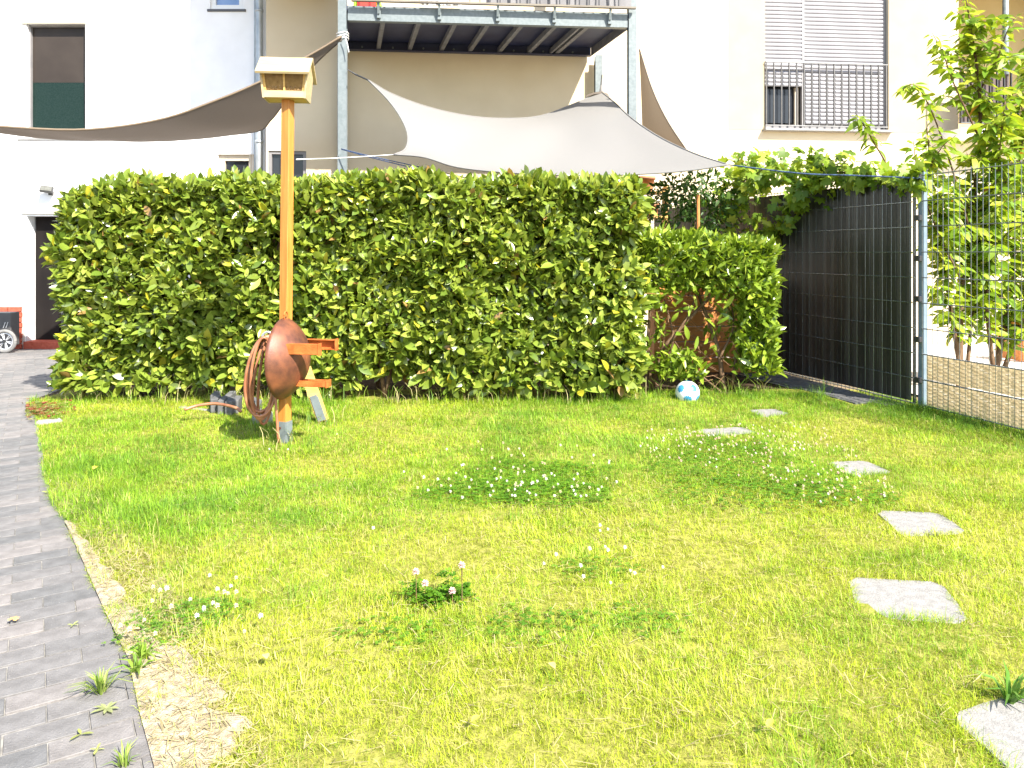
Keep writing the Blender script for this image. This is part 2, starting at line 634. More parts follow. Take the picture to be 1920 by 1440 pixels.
pav_meshes = [paver_mesh(BL - .0018 - .0006 * k, BW - .0085 - .0008 * k, 'paver') for k in range(3)]
cells_view = sorted([c for c in cells if c[1]], key=lambda c: c[0].y)
near = cells_view[:300]
near_ids = {id(c) for c in near}
def clip_edge(p):
    """Corner points of an edge stone cut along the curved border."""
    hl, hw = BL / 2 - .0022, BW / 2 - .002
    poly = [p + PU * a * hl + PV * c_ * hw for a, c_ in ((-1, -1), (1, -1), (1, 1), (-1, 1))]
    y0, y1 = p.y - .08, p.y + .08
    a_, b_ = Vector((float(path_x(y0)), y0, 0)), Vector((float(path_x(y1)), y1, 0))
    nrm = Vector((b_.y - a_.y, -(b_.x - a_.x), 0)).normalized()
    out = []
    for k in range(4):
        u, v = poly[k], poly[(k + 1) % 4]
        du, dv = (u - a_).dot(nrm), (v - a_).dot(nrm)
        if du <= 0:
            out.append(u)
        if (du < 0) != (dv < 0):
            out.append(u.lerp(v, du / (du - dv)))
    area = sum(out[i].x * out[(i + 1) % len(out)].y - out[(i + 1) % len(out)].x * out[i].y for i in range(len(out))) / 2 if len(out) > 2 else 0
    return out if area > .0012 else None


for p, _, edge in near:
    if edge:
        pl_ = clip_edge(p)
        if pl_:
            z = gz(p.y) + random.uniform(-.002, .002)
            MB().prism([(v.x, v.y, z - .06) for v in pl_], (0, 0, .06)).build('paver', M['paver'], path)
        continue
    o = bpy.data.objects.new('paver', random.choice(pav_meshes))
    C.objects.link(o)
    o.parent = path
    o.location = (p.x, p.y, gz(p.y) + random.uniform(-.0022, .0022))
    o.rotation_euler = (R(random.uniform(-.5, .5)), R(random.uniform(-.5, .5)), ANG + R(random.uniform(-.5, .5)))
mb = MB()
for c in cells:
    if id(c) in near_ids:
        continue
    p = c[0]
    if c[2]:
        pl_ = clip_edge(p)
        if pl_:
            z = gz(p.y)
            mb.prism([(v.x, v.y, z - .06) for v in pl_], (0, 0, .06))
        continue
    rot = Matrix.Rotation(ANG + R(random.uniform(-.5, .5)), 3, 'Z')
    mb.box((p.x, p.y, gz(p.y) - .03 + random.uniform(-.002, .002)), (BL - .008, BW - .008, .06), rot)
mb.build('paver_field', M['paver'], path, kind='stuff')

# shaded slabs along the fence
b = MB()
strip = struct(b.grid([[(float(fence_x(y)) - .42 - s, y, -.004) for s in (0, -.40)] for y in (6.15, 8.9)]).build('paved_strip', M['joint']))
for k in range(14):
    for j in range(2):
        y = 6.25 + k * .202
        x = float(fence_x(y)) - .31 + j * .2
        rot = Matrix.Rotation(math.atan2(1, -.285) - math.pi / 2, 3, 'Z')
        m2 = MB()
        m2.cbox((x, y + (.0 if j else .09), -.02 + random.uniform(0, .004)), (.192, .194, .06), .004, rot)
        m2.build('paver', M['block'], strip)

# ------------------------------------------------------------------ house
house = thing('apartment_house', 'pale rendered apartment house with roller shutters closing the far side of the garden', 'house', (0, 11.2, 0))


def holed_wall(name, org, u, n, length, z0, z1, holes, mat, depth=.16, reveal=None, thick=.3):
    """Wall face with openings, their reveals and the outer edges."""
    us = sorted({0.0, length, *[h[0] for h in holes], *[h[1] for h in holes]})
    zs = sorted({z0, z1, *[h[2] for h in holes], *[h[3] for h in holes]})
    mb = MB()

    def pt(a, z, d=0.0):
        q = org + u * a - n * d
        return (q.x, q.y, z)
    for i in range(len(us) - 1):
        for j in range(len(zs) - 1):
            ca, cz = (us[i] + us[i + 1]) / 2, (zs[j] + zs[j + 1]) / 2
            if any(h[0] < ca < h[1] and h[2] < cz < h[3] for h in holes):
                continue
            mb.add([pt(us[i], zs[j]), pt(us[i + 1], zs[j]), pt(us[i + 1], zs[j + 1]), pt(us[i], zs[j + 1])], [(0, 1, 2, 3)])
    for a in (0.0, length):
        mb.add([pt(a, z0), pt(a, z1), pt(a, z1, thick), pt(a, z0, thick)], [(0, 1, 2, 3)])
    mb.add([pt(0, z1), pt(length, z1), pt(length, z1, thick), pt(0, z1, thick)], [(0, 1, 2, 3)])
    mb.add([pt(0, z0, thick), pt(length, z0, thick), pt(length, z1, thick), pt(0, z1, thick)], [(0, 1, 2, 3)])
    mb.mi = 1
    for h in holes:
        d = h[4] if len(h) > 4 else depth
        for (p, q) in (((h[0], h[2]), (h[0], h[3])), ((h[1], h[3]), (h[1], h[2])), ((h[0], h[3]), (h[1], h[3])), ((h[1], h[2]), (h[0], h[2]))):
            mb.add([pt(*p), pt(*q), pt(*q, d), pt(*p, d)], [(0, 1, 2, 3)])
    return mb.build(name, [mat, reveal or mat], house)


X_ = Vector((1, 0, 0))
NY = Vector((0, -1, 0))


def lx(px):
    return (px - 960) / F * LW


LO = Vector((-12.5, LW, 0))                     # left wall origin


def lh(px0, px1, py0, py1, d=.16):
    return (lx(px0) + 12.5, lx(px1) + 12.5, zc(py1, LW), zc(py0, LW), d)


big_win = lh(50, 160, 45, 246)
door_h = (lx(50) + 12.5, lx(50) + 12.5 + .95, gz(LW) + .02, zc(405, LW), .22)
top_win = (lx(394) + 12.5, lx(456) + 12.5, zc(17, LW), 5.6, .10)
low_win = (lx(408) + 12.5, lx(476) + 12.5, zc(352, LW), zc(289, LW), .14)
corner_px = 499
cp = wall_pt(corner_px)
holed_wall('wall', LO, X_, NY, cp.x + 12.5, gz(LW) - .05, 11.0, [big_win, door_h, top_win, low_win], M['white_wall'], reveal=M['white_wall'])


def ru(px):
    return (wall_pt(px) - cp).dot(WU)


shut_h = (ru(1434), ru(1666), zc(243, 11.75), 5.75, .20)
base_h = (ru(503), ru(574), zc(352, 10.9), zc(283, 10.9), .14)
log_h = (ru(1797), ru(2075), zc(248, 12.0), 5.75, 1.25)
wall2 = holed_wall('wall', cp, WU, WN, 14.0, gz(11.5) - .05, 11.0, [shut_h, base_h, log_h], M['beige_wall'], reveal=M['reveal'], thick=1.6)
# side of the projecting part, towards the left wall
b = MB()
q = cp
b.add([(q.x, q.y + .001, -.25), (q.x, LW - .001, -.25), (q.x, LW - .001, 11), (q.x, q.y + .001, 11)], [(0, 1, 2, 3)])
b.build('corner_return', M['beige_wall'], house)
# painted cream field round the shuttered window and the white base below it (thin render coats)
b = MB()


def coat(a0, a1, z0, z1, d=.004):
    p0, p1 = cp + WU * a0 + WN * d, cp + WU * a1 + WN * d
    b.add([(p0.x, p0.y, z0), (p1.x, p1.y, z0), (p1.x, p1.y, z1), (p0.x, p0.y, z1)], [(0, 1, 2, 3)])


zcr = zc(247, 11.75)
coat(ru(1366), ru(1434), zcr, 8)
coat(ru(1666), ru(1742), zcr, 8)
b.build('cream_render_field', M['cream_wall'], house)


def win(name, face, h, frame_mat, pane_mat, fw=.05, rec=.10, split=None, sill=None, sill_mat=None, org=None, u=None, n=None, label=None):
    """Window in opening h: frame as the part; pane and sill as its sub-parts."""
    a0, a1, z0, z1 = h[:4]

    def pt(a, z, d):
        q_ = org + u * a - n * d
        return Vector((q_.x, q_.y, z))
    rot = Matrix((u, -n, Vector((0, 0, 1)))).transposed()
    mb = MB()
    for (c0, c1, s0, s1) in ((a0 + .001, a0 + fw, z0 + .001, z1 - .001), (a1 - fw, a1 - .001, z0 + .001, z1 - .001), (a0 + fw, a1 - fw, z0 + .001, z0 + fw), (a0 + fw, a1 - fw, z1 - fw, z1 - .001)):
        mb.box(pt((c0 + c1) / 2, (s0 + s1) / 2, rec), (c1 - c0, .06, s1 - s0), rot)
    fr = mb.build(name, frame_mat, house, label=label)
    zz = [z0 + fw] + ([split] if split else []) + [z1 - fw]
    for k in range(len(zz) - 1):
        mb = MB()
        mb.box(pt((a0 + a1) / 2, (zz[k] + zz[k + 1]) / 2, rec + .02), (a1 - a0 - 2 * fw, .012, zz[k + 1] - zz[k] - .002), rot)
        mb.build('pane', pane_mat[k] if isinstance(pane_mat, list) else pane_mat, fr)
    if sill:
        mb = MB()
        mb.cbox(pt((a0 + a1) / 2, z0 - sill[1], -.004), (a1 - a0 + sill[0] * 2, .03, .035), .004, rot)
        mb.build('sill', sill_mat, fr)
    return fr


KL = dict(org=LO, u=X_, n=NY)
KR = dict(org=cp, u=WU, n=WN)
win('window', 0, big_win, M['grey_frame'], [M['green_reflection'], M['brown_reflection']], fw=.025, rec=.09, split=zc(152, LW), sill=(.13, .115), sill_mat=M['sill'], label='tall dark window with reflections painted brown above and green below', **KL)
win('window', 0, top_win, M['white_frame'], M['sky_reflection'], fw=.07, rec=.06, sill=(.04, .02), sill_mat=M['dark_sill'], label='white framed window with blue sky painted on the pane', **KL)
win('window', 0, low_win, M['beige_frame'], M['dark_glass'], fw=.09, rec=.08, label='beige framed window just above the hedge', **KL)
win('window', 0, base_h, M['grey_frame'], M['dark_glass'], fw=.045, rec=.05, label='grey framed window behind the feeder post', **KR)
# lintel boards above two openings
b = MB()
b.cbox(((lx(44) + lx(160)) / 2, LW - .012, zc(40, LW)), (lx(160) - lx(40), .03, .085), .004)
b.build('lintel', M['reveal'], house)
b = MB()
b.cbox(((lx(44) + .5), LW - .012, zc(402, LW) + .03), (1.05, .03, .05), .004)
b.build('lintel', M['reveal'], house)
# dark front door
b = MB()
b.box((LO.x + (door_h[0] + door_h[1]) / 2 - .28, LW + .2, (door_h[2] + door_h[3]) / 2), (.34, .05, door_h[3] - door_h[2] - .004))
dr = b.build('door', M['door'], house)
b = MB()
b.box((LO.x + (door_h[0] + door_h[1]) / 2 + .19, LW + .24, (door_h[2] + door_h[3]) / 2), (.58, .03, door_h[3] - door_h[2] - .004))
b.build('door_opening', M['black'], dr)
b = MB()
b.cbox((LO.x + (door_h[0] + door_h[1]) / 2, LW + .05, gz(LW) + .05), (.94, .28, .12), .005)
b.build('door_step', M['brick'], house)
# brick plinth left of the door: one brick after another
pl = MB().box((lx(20), LW - .02, .12), (.42, .06, .62)).build('plinth', M['mortar'], house)
for j in range(8):
    for i in range(3):
        m2 = MB()
        xx = lx(46) - .11 - i * .24 + (.06 if j % 2 else 0)
        m2.cbox((min(xx, lx(46) - .10), LW - .06, gz(LW) + .04 + j * .077), (.225 if (j % 2 == 0 or i) else .19, .06, .067), .004)
        m2.build('brick', M['brick'], pl)
# drain pipe in the corner
b = MB()
px_ = lx(491)
b.tube([(px_, LW - .12, z) for z in (-.2, 3, 6, 10.5)], .052, 14)
pipe = b.build('drain_pipe', M['zinc'], house, smooth=True)
for z in (zc(25, LW), zc(268, LW), zc(25, LW) + 2):
    MB().tube([(px_, LW - .12, z - .02), (px_, LW - .12, z + .02)], .06, 14).build('pipe_bracket', M['zinc'], pipe, smooth=True)
b = MB()
b.tube([(px_ - .085, LW - .05, z) for z in (-.2, 10.5)], .012, 6)
b.build('cable', M['zinc'], house)

# shuttered french window on the right
a0, a1, z0, z1 = shut_h[:4]
RW = Matrix((WU, -WN, Vector((0, 0, 1)))).transposed()


def rp(a, z, d):
    q_ = cp + WU * a - WN * d
    return Vector((q_.x, q_.y, z))


mid = ru(1510)
b = MB()
for (c0, c1) in ((a1 - .045, a1 - .002), (mid - .02, mid + .02)):
    b.box(rp((c0 + c1) / 2, (z0 + z1) / 2, .10), (c1 - c0, .07, z1 - z0 - .004), RW)
b.box(rp((a0 + a1) / 2, z0 + .04, .13), (a1 - a0 - .01, .05, .07), RW)
fr = b.build('window', M['grey_frame'], house, label='wide french window behind closed roller shutters')
b = MB()
b.box(rp((a0 + mid) / 2, (z0 + z1) / 2 + .04, .185), (mid - a0 - .05, .012, z1 - z0 - .14), RW)
b.build('pane', M['dark_glass'], fr)
b = MB()
b.box(rp(mid - .07, zc(200, 11.65), .16), (.06, .05, zc(160, 11.65) - zc(240, 11.65)), RW)
b.build('sash', M['beige_frame'], fr)
b = MB()
b.cbox(rp((a0 + a1) / 2, z0 - .03, -.04), (a1 - a0 + .08, .16, .035), .004, RW)
b.build('sill', M['sill'], fr)


def slat_mesh(L):
    mb = MB()
    prof = [(-.004, -.029), (.006, -.018), (.010, 0), (.006, .018), (-.004, .029), (-.010, .029), (-.010, -.029)]
    n = len(prof)
    vs = [(-L / 2, -y, z) for y, z in prof] + [(L / 2, -y, z) for y, z in prof]
    fs = [(k, (k + 1) % n, n + (k + 1) % n, n + k) for k in range(n)]
    mb.add(vs, fs)
    me = bpy.data.meshes.new('slat')
    me.from_pydata(mb.v, [], mb.f)
    me.materials.append(M['shutter'])
    me.polygons.foreach_set('use_smooth', [True] * len(me.polygons))
    me.update()
    return me


for (c0, c1, pyb) in ((a0 + .004, mid - .022, 162), (mid + .022, a1 - .048, 232)):
    sh = bpy.data.objects.new('roller_shutter', None)
    C.objects.link(sh)
    sh.parent = house
    ctr = rp((c0 + c1) / 2, zc(pyb, 11.7), .075)
    sh.location = ctr - Vector(house.location)
    me = slat_mesh(c1 - c0)
    z = 0.03
    while ctr.z + z < z1 - .03:
        o = bpy.data.objects.new('slat', me)
        C.objects.link(o)
        o.parent = sh
        o.location = (0, 0, z)
        o.rotation_euler = (0, 0, math.atan2(WU.y, WU.x))
        z += .0605
# window railing
rl = bpy.data.objects.new('window_railing', None)
C.objects.link(rl)
rl.parent = house
rl.location = rp((a0 + a1) / 2, zc(235, 11.6), -.02) - Vector(house.location)
zt, zb = zc(118, 11.65), zc(236, 11.65)
for z in (zt, zb):
    MB().box(rp((a0 + a1) / 2 - .02, z, -.025), (a1 - a0 - .03, .035, .014), RW).build('rail', M['sill'], rl)
nb = 17
for k in range(nb):
    a = a0 + .012 + (a1 - a0 - .07) * k / (nb - 1)
    MB().box(rp(a, (zt + zb) / 2, -.025), (.014, .026, zt - zb - .016), RW).build('bar', M['iron'], rl)

# loggia on the right
a0, a1, z0, z1 = log_h[:4]
b = MB()
b.box(rp((a0 + a1) / 2, (z0 + z1) / 2, 1.26), (a1 - a0, .02, z1 - z0), RW)
lg = b.build('loggia', M['tan_wall'], house, label='shaded ochre loggia behind the young tree')
b = MB()
b.box(rp(a0 + .16, (z0 + z1) / 2 + .1, 1.2), (.42, .06, z1 - z0 - .3), RW)
b.build('brown_shutter', pmat('brown_shutter_board', (.16, .105, .06), (.22, .15, .09), scale=5, rough=.7, stretch=(1, 1, 14)), lg)
b = MB()
pq = ru(1905)
b.tube([rp(pq, z, .22) for z in (z0 + .02, z1)], .045, 12)
b.build('drain_pipe', M['galv'], house, smooth=True)
b = MB()
b.box(rp((a0 + a1) / 2 - .12, z0 - .085, -.14), (a1 - a0 + .35, .66, .12), RW)
b.build('loggia_slab', M['white_wall'], house)
rl = bpy.data.objects.new('loggia_railing', None)
C.objects.link(rl)
rl.parent = house
s0, s1 = ru(1766), ru(2075)
rl.location = rp((s0 + s1) / 2, z0, -.42) - Vector(house.location)
zt = zc(128, 11.5)
for z in (zt, z0 + .06):
    MB().box(rp((s0 + s1) / 2, z, -.42), (s1 - s0, .04, .02), RW).build('rail', M['iron'], rl)
k = 0
a = s0 + .01
while a < s1:
    MB().box(rp(a, (zt + z0 + .06) / 2, -.42), (.014, .03, zt - z0 - .085), RW).build('bar', M['black'], rl)
    a += .115
b = MB()
b.box(rp(s0 + .42, (zt + z0) / 2, -.36), (.8, .012, zt - z0 - .12), RW)
b.build('screen', pmat('dark_brown_screen', (.075, .05, .045), (.10, .07, .06), scale=6, rough=.7, stretch=(6, 6, 1)), rl)
# unseen floor above, added so its slab and parapet shade the wall
b = MB()
b.box(rp((s0 + s1) / 2 + .1, 6.6, -.2), (s1 - s0 + .2, .62, .16), RW)
b.box(rp((s0 + s1) / 2 + .1, 7.1, -.48), (s1 - s0 + .2, .04, .8), RW)
b.build('added_upper_slab', M['white_wall'], house)

# ------------------------------------------------------------------ steel balcony
FL, FR = Vector((-2.075, 9.50, 0)), Vector((1.517, 9.81, 0))
BLc, BRc = Vector((-2.38, 10.93, 0)), Vector((1.152, 11.27, 0))
balc = thing('steel_balcony', 'galvanised steel balcony on tall posts with dark underside and joists', 'balcony', (-.45, 10.3, 0))
FU = (FR - FL).normalized()
FN = Vector((FU.y, -FU.x, 0))
ZB, ZT = 4.10, 4.275


def zp(v, z):
    return Vector((v.x, v.y, z))


def hpost(p, z1, dark_side):
    mb = MB()
    rot = Matrix((FU, -FN, Vector((0, 0, 1)))).transposed()
    mb.box(p + Vector((0, 0, z1 / 2)), (.104, .006, z1), rot)
    mb.box(p - FN * .097 + Vector((0, 0, z1 / 2)), (.104, .006, z1), rot)
    mb.box(p - FN * .0485 + Vector((0, 0, z1 / 2)), (.007, .090, z1), rot)
    mb.build('post', M['galv'], balc)


hpost(FL - FU * .02 + FN * .02, 11.2, -1)
hpost(FR + FU * .02 + FN * .02, 11.2, 1)
for p in (BRc + FU * .10 + FN * .12, BLc - FU * .03 + FN * .12):
    hpost(p, ZB if p.x > 0 else ZB, 1)
b = MB()                                       # front beam, a channel
b.bar(zp(FL, (ZB + ZT) / 2) + FU * .045, zp(FR, (ZB + ZT) / 2) - FU * .045, .008, ZT - ZB)
b.bar(zp(FL, ZB + .005) + FU * .045 - FN * .045, zp(FR, ZB + .005) - FU * .045 - FN * .045, .08, .010)
b.build('front_beam', M['galv'], balc)
b = MB()
b.bar(zp(BLc, (ZB + ZT) / 2), zp(BRc, (ZB + ZT) / 2), .02, ZT - ZB)
b.bar(zp(BLc, ZB + .005) + FN * .05, zp(BRc, ZB + .005) + FN * .05, .07, .010)
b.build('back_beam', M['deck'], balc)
for (p, q_) in ((FL, BLc), (FR, BRc)):
    MB().bar(zp(p, (ZB + ZT) / 2) + (q_ - p).normalized() * .05, zp(q_, (ZB + ZT) / 2) - (q_ - p).normalized() * .03, .012, ZT - ZB - .012).build('side_beam', M['galv_dark'], balc)
for i, t in enumerate((.134, .258, .385, .5, .62, .74, .855, .83)):
    p, q_ = FL.lerp(FR, t), BLc.lerp(BRc, t)
    d = (q_ - p).normalized()
    w = .055 if i != 7 else .03
    z = ZB + .055
    m2 = MB()
    m2.bar(zp(p, z) + d * .09, zp(q_, z) - d * .02, w, .07)
    m2.build('joist', M['galv_dark'], balc)
for k in range(8):
    p = BLc.lerp(BRc, .07 + k * .122) + FN * .012
    MB().tube([zp(p, ZB + .055), zp(p + FN * .018, ZB + .055)], .014, 8).build('bolt', M['galv'], balc)
b = MB()
b.prism([zp(FL, ZT - .05) - FN * .01, zp(FR, ZT - .05) - FN * .01, zp(BRc, ZT - .05) + FN * .02, zp(BLc, ZT - .05) + FN * .02], (0, 0, .06))
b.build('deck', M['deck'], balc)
# railing
rail = bpy.data.objects.new('railing', None)
C.objects.link(rail)
rail.parent = balc
rail.location = Vector((-.28, 9.6, ZT)) - Vector(balc.location)
o_ = FN * .09
MB().bar(zp(FL, ZT + .045) + o_ + FU * .1, zp(FR, ZT + .045) + o_ + FU * .04, .05, .022).build('bottom_rail', M['rail_wood'], rail)
MB().bar(zp(FL, ZT + 1.03) + o_, zp(FR, ZT + 1.03) + o_ + FU * .04, .05, .03).build('top_rail', M['rail_wood'], rail)
L = (FR - FL).length
n = int(L / .125)
for k in range(1, n):
    p = FL + FU * (k * .125 + .05) + o_
    MB().box(zp(p, ZT + .54), (.014, .014, .94)).build('bar', M['black'], rail)
for t in (.118, .325, .527, .725, .922):
    p = FL.lerp(FR, t) + FN * .02
    m2 = MB()
    rot = Matrix((FU, -FN, Vector((0, 0, 1)))).transposed()
    m2.cbox(zp(p, ZB + .10), (.05, .035, .15), .006, rot)
    m2.bar(zp(p + FN * .025, ZB + .08), zp(p + FN * .07, ZT + .05), .03, .02)
    m2.build('bracket', M['galv'], rail)


def cloth_sheet(p0, p1, z0, z1, amp=.02, nu=26, nv=6, out=FN):
    mb = MB()
    rows_ = []
    for j in range(nv):
        v = j / (nv - 1)
        rows_.append([(zp(p0.lerp(p1, i / (nu - 1)), z0 + (z1 - z0) * v) + out * (amp * math.sin(i * 1.9 + v * 2) * (1 - .4 * v) + amp * .6 * math.sin(i * .7 + 3 * v))) for i in range(nu)])
    mb.grid(rows_)
    return mb


cloth_sheet(FL + FU * 1.75 + FN * .045, FR + FN * .045, ZT + .06, ZT + 1.0).build('cloth_cover', M['tarp'], rail, smooth=True)
cloth_sheet(FL + FU * .95 + FN * .045, FL + FU * 1.45 + FN * .045, ZT + .02, ZT + 1.0, .008).build('cloth_cover', M['ball_white'], rail, smooth=True)
cloth_sheet(FL.lerp(BLc, .06), BLc, ZT + .06, ZT + 1.0, .01, out=FU).build('cloth_cover', M['tarp'], rail, smooth=True)
# unseen storey added above on the same posts: deck and railing shade the wall
b = MB()
b.prism([zp(FL, 7.72), zp(FR, 7.72), zp(BRc, 7.72), zp(BLc, 7.72)], (0, 0, .2))
b.build('added_upper_deck', M['deck'], balc)
b = MB()
b.bar(zp(FL, 8.45), zp(FR, 8.45), .02, 1.0)
b.bar(zp(FL, 8.45), zp(BLc, 8.45), .02, 1.0)
b.build('added_upper_parapet', M['tarp'], balc)
b = MB()
b.prism([zp(FL, 10.9), zp(FR, 10.9), zp(BRc, 10.9), zp(BLc, 10.9)], (0, 0, .15))
b.bar(zp(FL, 9.9), zp(BLc, 9.9), .02, 1.9)
b.build('added_balcony_roof', M['galv_dark'], balc)

# screen added beside the lower balcony to keep sun off the wall
cloth_sheet(FL.lerp(BLc, .01) + FU * .03, BLc + FU * .03, ZT - .02, 7.7, .004, out=FU).build('added_side_screen', M['tarp'], rail, smooth=True)
# bay of the upper storeys beside the balcony, added out of view to shade walls
b = MB()
b.prism([(cp.x + .02, cp.y - .02, 5.02), (-2.56, 10.9, 5.02), (-2.56, 9.62, 5.02), (cp.x + .02, 9.62, 5.02)], (0, 0, 6.0))
b.build('unseen_bay', M['beige_wall'], house)

# red toy box and lime cushion on the deck
t = thing('toy_crate', 'red plastic box with lime green ends behind balcony rail', 'box', zp(FL + FU * .27 - FN * .2, ZT + .01))
q_ = Vector(t.location)
MB().cbox(q_ + Vector((0, 0, .07)), (.24, .2, .14), .01).build('body', M['red'], t)
MB().cbox(q_ + Vector((.145, 0, .05)), (.05, .16, .1), .01).build('end_cap', M['lime'], t)
MB().cbox(q_ + Vector((-.145, 0, .05)), (.04, .16, .1), .01).build('end_cap', M['lime'], t)

# ------------------------------------------------------------------ shade sails
def curve_pts(ctrl, n):
    """Smooth curve through control points (Catmull-Rom), n samples."""
    c = [Vector(p) for p in ctrl]
    c = [c[0] * 2 - c[1]] + c + [c[-1] * 2 - c[-2]]
    seg = len(c) - 3
    out = []
    for i in range(n):
        t = i / (n - 1) * seg
        k = min(int(t), seg - 1)
        t -= k
        a, b_, d, e = c[k], c[k + 1], c[k + 2], c[k + 3]
        out.append(.5 * ((2 * b_) + (d - a) * t + (2 * a - 5 * b_ + 4 * d - e) * t * t + (3 * b_ - a - 3 * d + e) * t ** 3))
    return out


def px_curve(pts, Y0, Y1, n):
    return curve_pts([at(x, y, Y0 + (Y1 - Y0) * i / (len(pts) - 1)) for i, (x, y) in enumerate(pts)], n)


def coons(top, bot, left, right, wr=0.0):
    nu, nv = len(top), len(left)
    rows_ = []
    for j in range(nv):
        v = j / (nv - 1)
        row = []
        for i in range(nu):
            u = i / (nu - 1)
            p = top[i] * (1 - v) + bot[i] * v + left[j] * (1 - u) + right[j] * u
            p -= top[0] * (1 - u) * (1 - v) + top[-1] * u * (1 - v) + bot[0] * (1 - u) * v + bot[-1] * u * v
            if wr:
                e = u * (1 - u) * v * (1 - v) * 16
                p = p + Vector((0, 0, wr * e * math.sin(u * 19 + v * 11)))
            row.append(p)
        rows_.append(row)
    return rows_


YA, YB, YC, YD = 9.45, 10.95, 7.3, 8.0
tp = px_curve([(690, 150), (735, 176), (800, 200), (870, 216), (935, 222), (1010, 218), (1075, 195), (1127, 172)], YA - .05, YB, 40)
bt = px_curve([(738, 290), (795, 295), (860, 314), (960, 324), (1080, 329), (1190, 327), (1290, 320), (1366, 309)], YD, YC, 40)
lf = px_curve([(690, 150), (725, 185), (750, 219), (764, 252), (760, 279), (738, 290)], YA - .05, YD, 20)
rg = px_curve([(1127, 172), (1150, 190), (1185, 222), (1235, 256), (1300, 287), (1366, 309)], YB, YC, 20)
sail = thing('shade_sail', 'light grey four cornered shade sail stretched above the tall hedge', 'shade sail', (0, 9, 2.6))
b = MB()
b.grid(coons(tp, bt, lf, rg, .012))
b.build('cloth', M['sail_light'], sail, smooth=True)
for e in (tp, bt, lf, rg):
    MB().tube([p + Vector((0, -.002, 0)) for p in e], .009, 5).build('hem', M['sail_light'], sail, smooth=True)
tip = at(1127, 160, YB)
MB().tube([tp[-1], tip, at(1129, 140, YB - .05)], [.03, .012, .012], 6).build('corner_strap', M['sail_light'], sail)
MB().tube([at(690, 150, YA - .05), at(668, 140, YA), at(651, 130, YA)], [.012, .012, .006], 6).build('turnbuckle', M['black'], sail)
b = MB()                                        # shadow near the upper corner, put in as a dark cloth band
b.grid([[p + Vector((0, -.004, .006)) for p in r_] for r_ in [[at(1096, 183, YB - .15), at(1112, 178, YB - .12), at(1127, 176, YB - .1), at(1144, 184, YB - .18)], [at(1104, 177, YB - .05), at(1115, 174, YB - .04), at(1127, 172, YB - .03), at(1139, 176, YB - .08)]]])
b.build('corner_shadow', M['sail_brown'], sail)

# brown sail on the left
n = 40
tp = curve_pts([at(640, 68, 9.44), at(590, 98, 9.36), at(490, 152, 9.2), at(400, 190, 9.05), at(300, 224, 8.9), at(160, 243, 8.7), at(0, 237, 8.5), at(-160, 222, 8.3), at(-260, 210, 8.2)], n)
bt = curve_pts([at(641, 74, 9.46), at(590, 121, 9.7), at(538, 186, 10.1), at(508, 225, 10.35), at(474, 248, 10.5), at(330, 258, 10.1), at(190, 259, 9.4), at(0, 243, 8.7), at(-260, 212, 8.25)], n)
b = MB()
rows = []
for j in range(9):
    v = j / 8
    rows.append([tp[i].lerp(bt[i], v) + Vector((0, 0, -.10 * math.sin(v * math.pi) * math.sin(i / (n - 1) * math.pi) + .012 * math.sin(i * .9 + v * 5) * math.sin(v * math.pi))) for i in range(n)])
b.grid(rows)
sb = thing('shade_sail', 'dark brown shade sail sweeping from the balcony post towards the left wall', 'shade sail', (-4, 9.5, 3))
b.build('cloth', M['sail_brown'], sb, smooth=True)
MB().tube(tp, .014, 6).build('hem', M['sail_tan'], sb, smooth=True)
MB().tube(bt, .010, 6).build('hem', M['sail_brown'], sb, smooth=True)
for dx in (0, 5):
    MB().tube([at(468 + dx, 249, 10.48), at(469 + dx, 335, 10.6)], .003, 4).build('cord', M['cord'], sb)
b = MB()                                        # cord round the post
for k in range(3):
    c_ = zp(FL - FU * .02, zc(62 + k * 5, 9.5)) + FN * .02 - FN * .045
    ring = [c_ + (FU * math.cos(a_) * .072 + FN * math.sin(a_) * .072) + Vector((0, 0, .01 * math.sin(a_ * 2))) for a_ in np.linspace(0, 2 * math.pi, 13)]
    b.tube(ring, .006, 5)
b.tube(curve_pts([at(645, 66, 9.4), at(650, 78, 9.4), at(653, 92, 9.4), at(654, 98, 9.4)], 8), .006, 5)
b.build('lashing_cord', M['cord'], sb)

# tan sail behind the right post
b = MB()
le = px_curve([(1198, 92), (1201, 150), (1204, 235), (1206, 300)], 9.95, 10.1, 14)
re = px_curve([(1199, 92), (1222, 165), (1252, 228), (1300, 300)], 9.95, 9.2, 14)
b.grid([[le[j].lerp(re[j], i / 6) + Vector((0, .03 * math.sin(i / 6 * math.pi), 0)) for i in range(7)] for j in range(14)])
st = thing('shade_sail', 'narrow tan shade sail hanging down beside the right balcony post', 'shade sail', (1.8, 9.8, 3))
b.build('cloth', M['sail_tan'], st, smooth=True)
MB().tube(re, .008, 5).build('hem', M['sail_brown'], st, smooth=True)

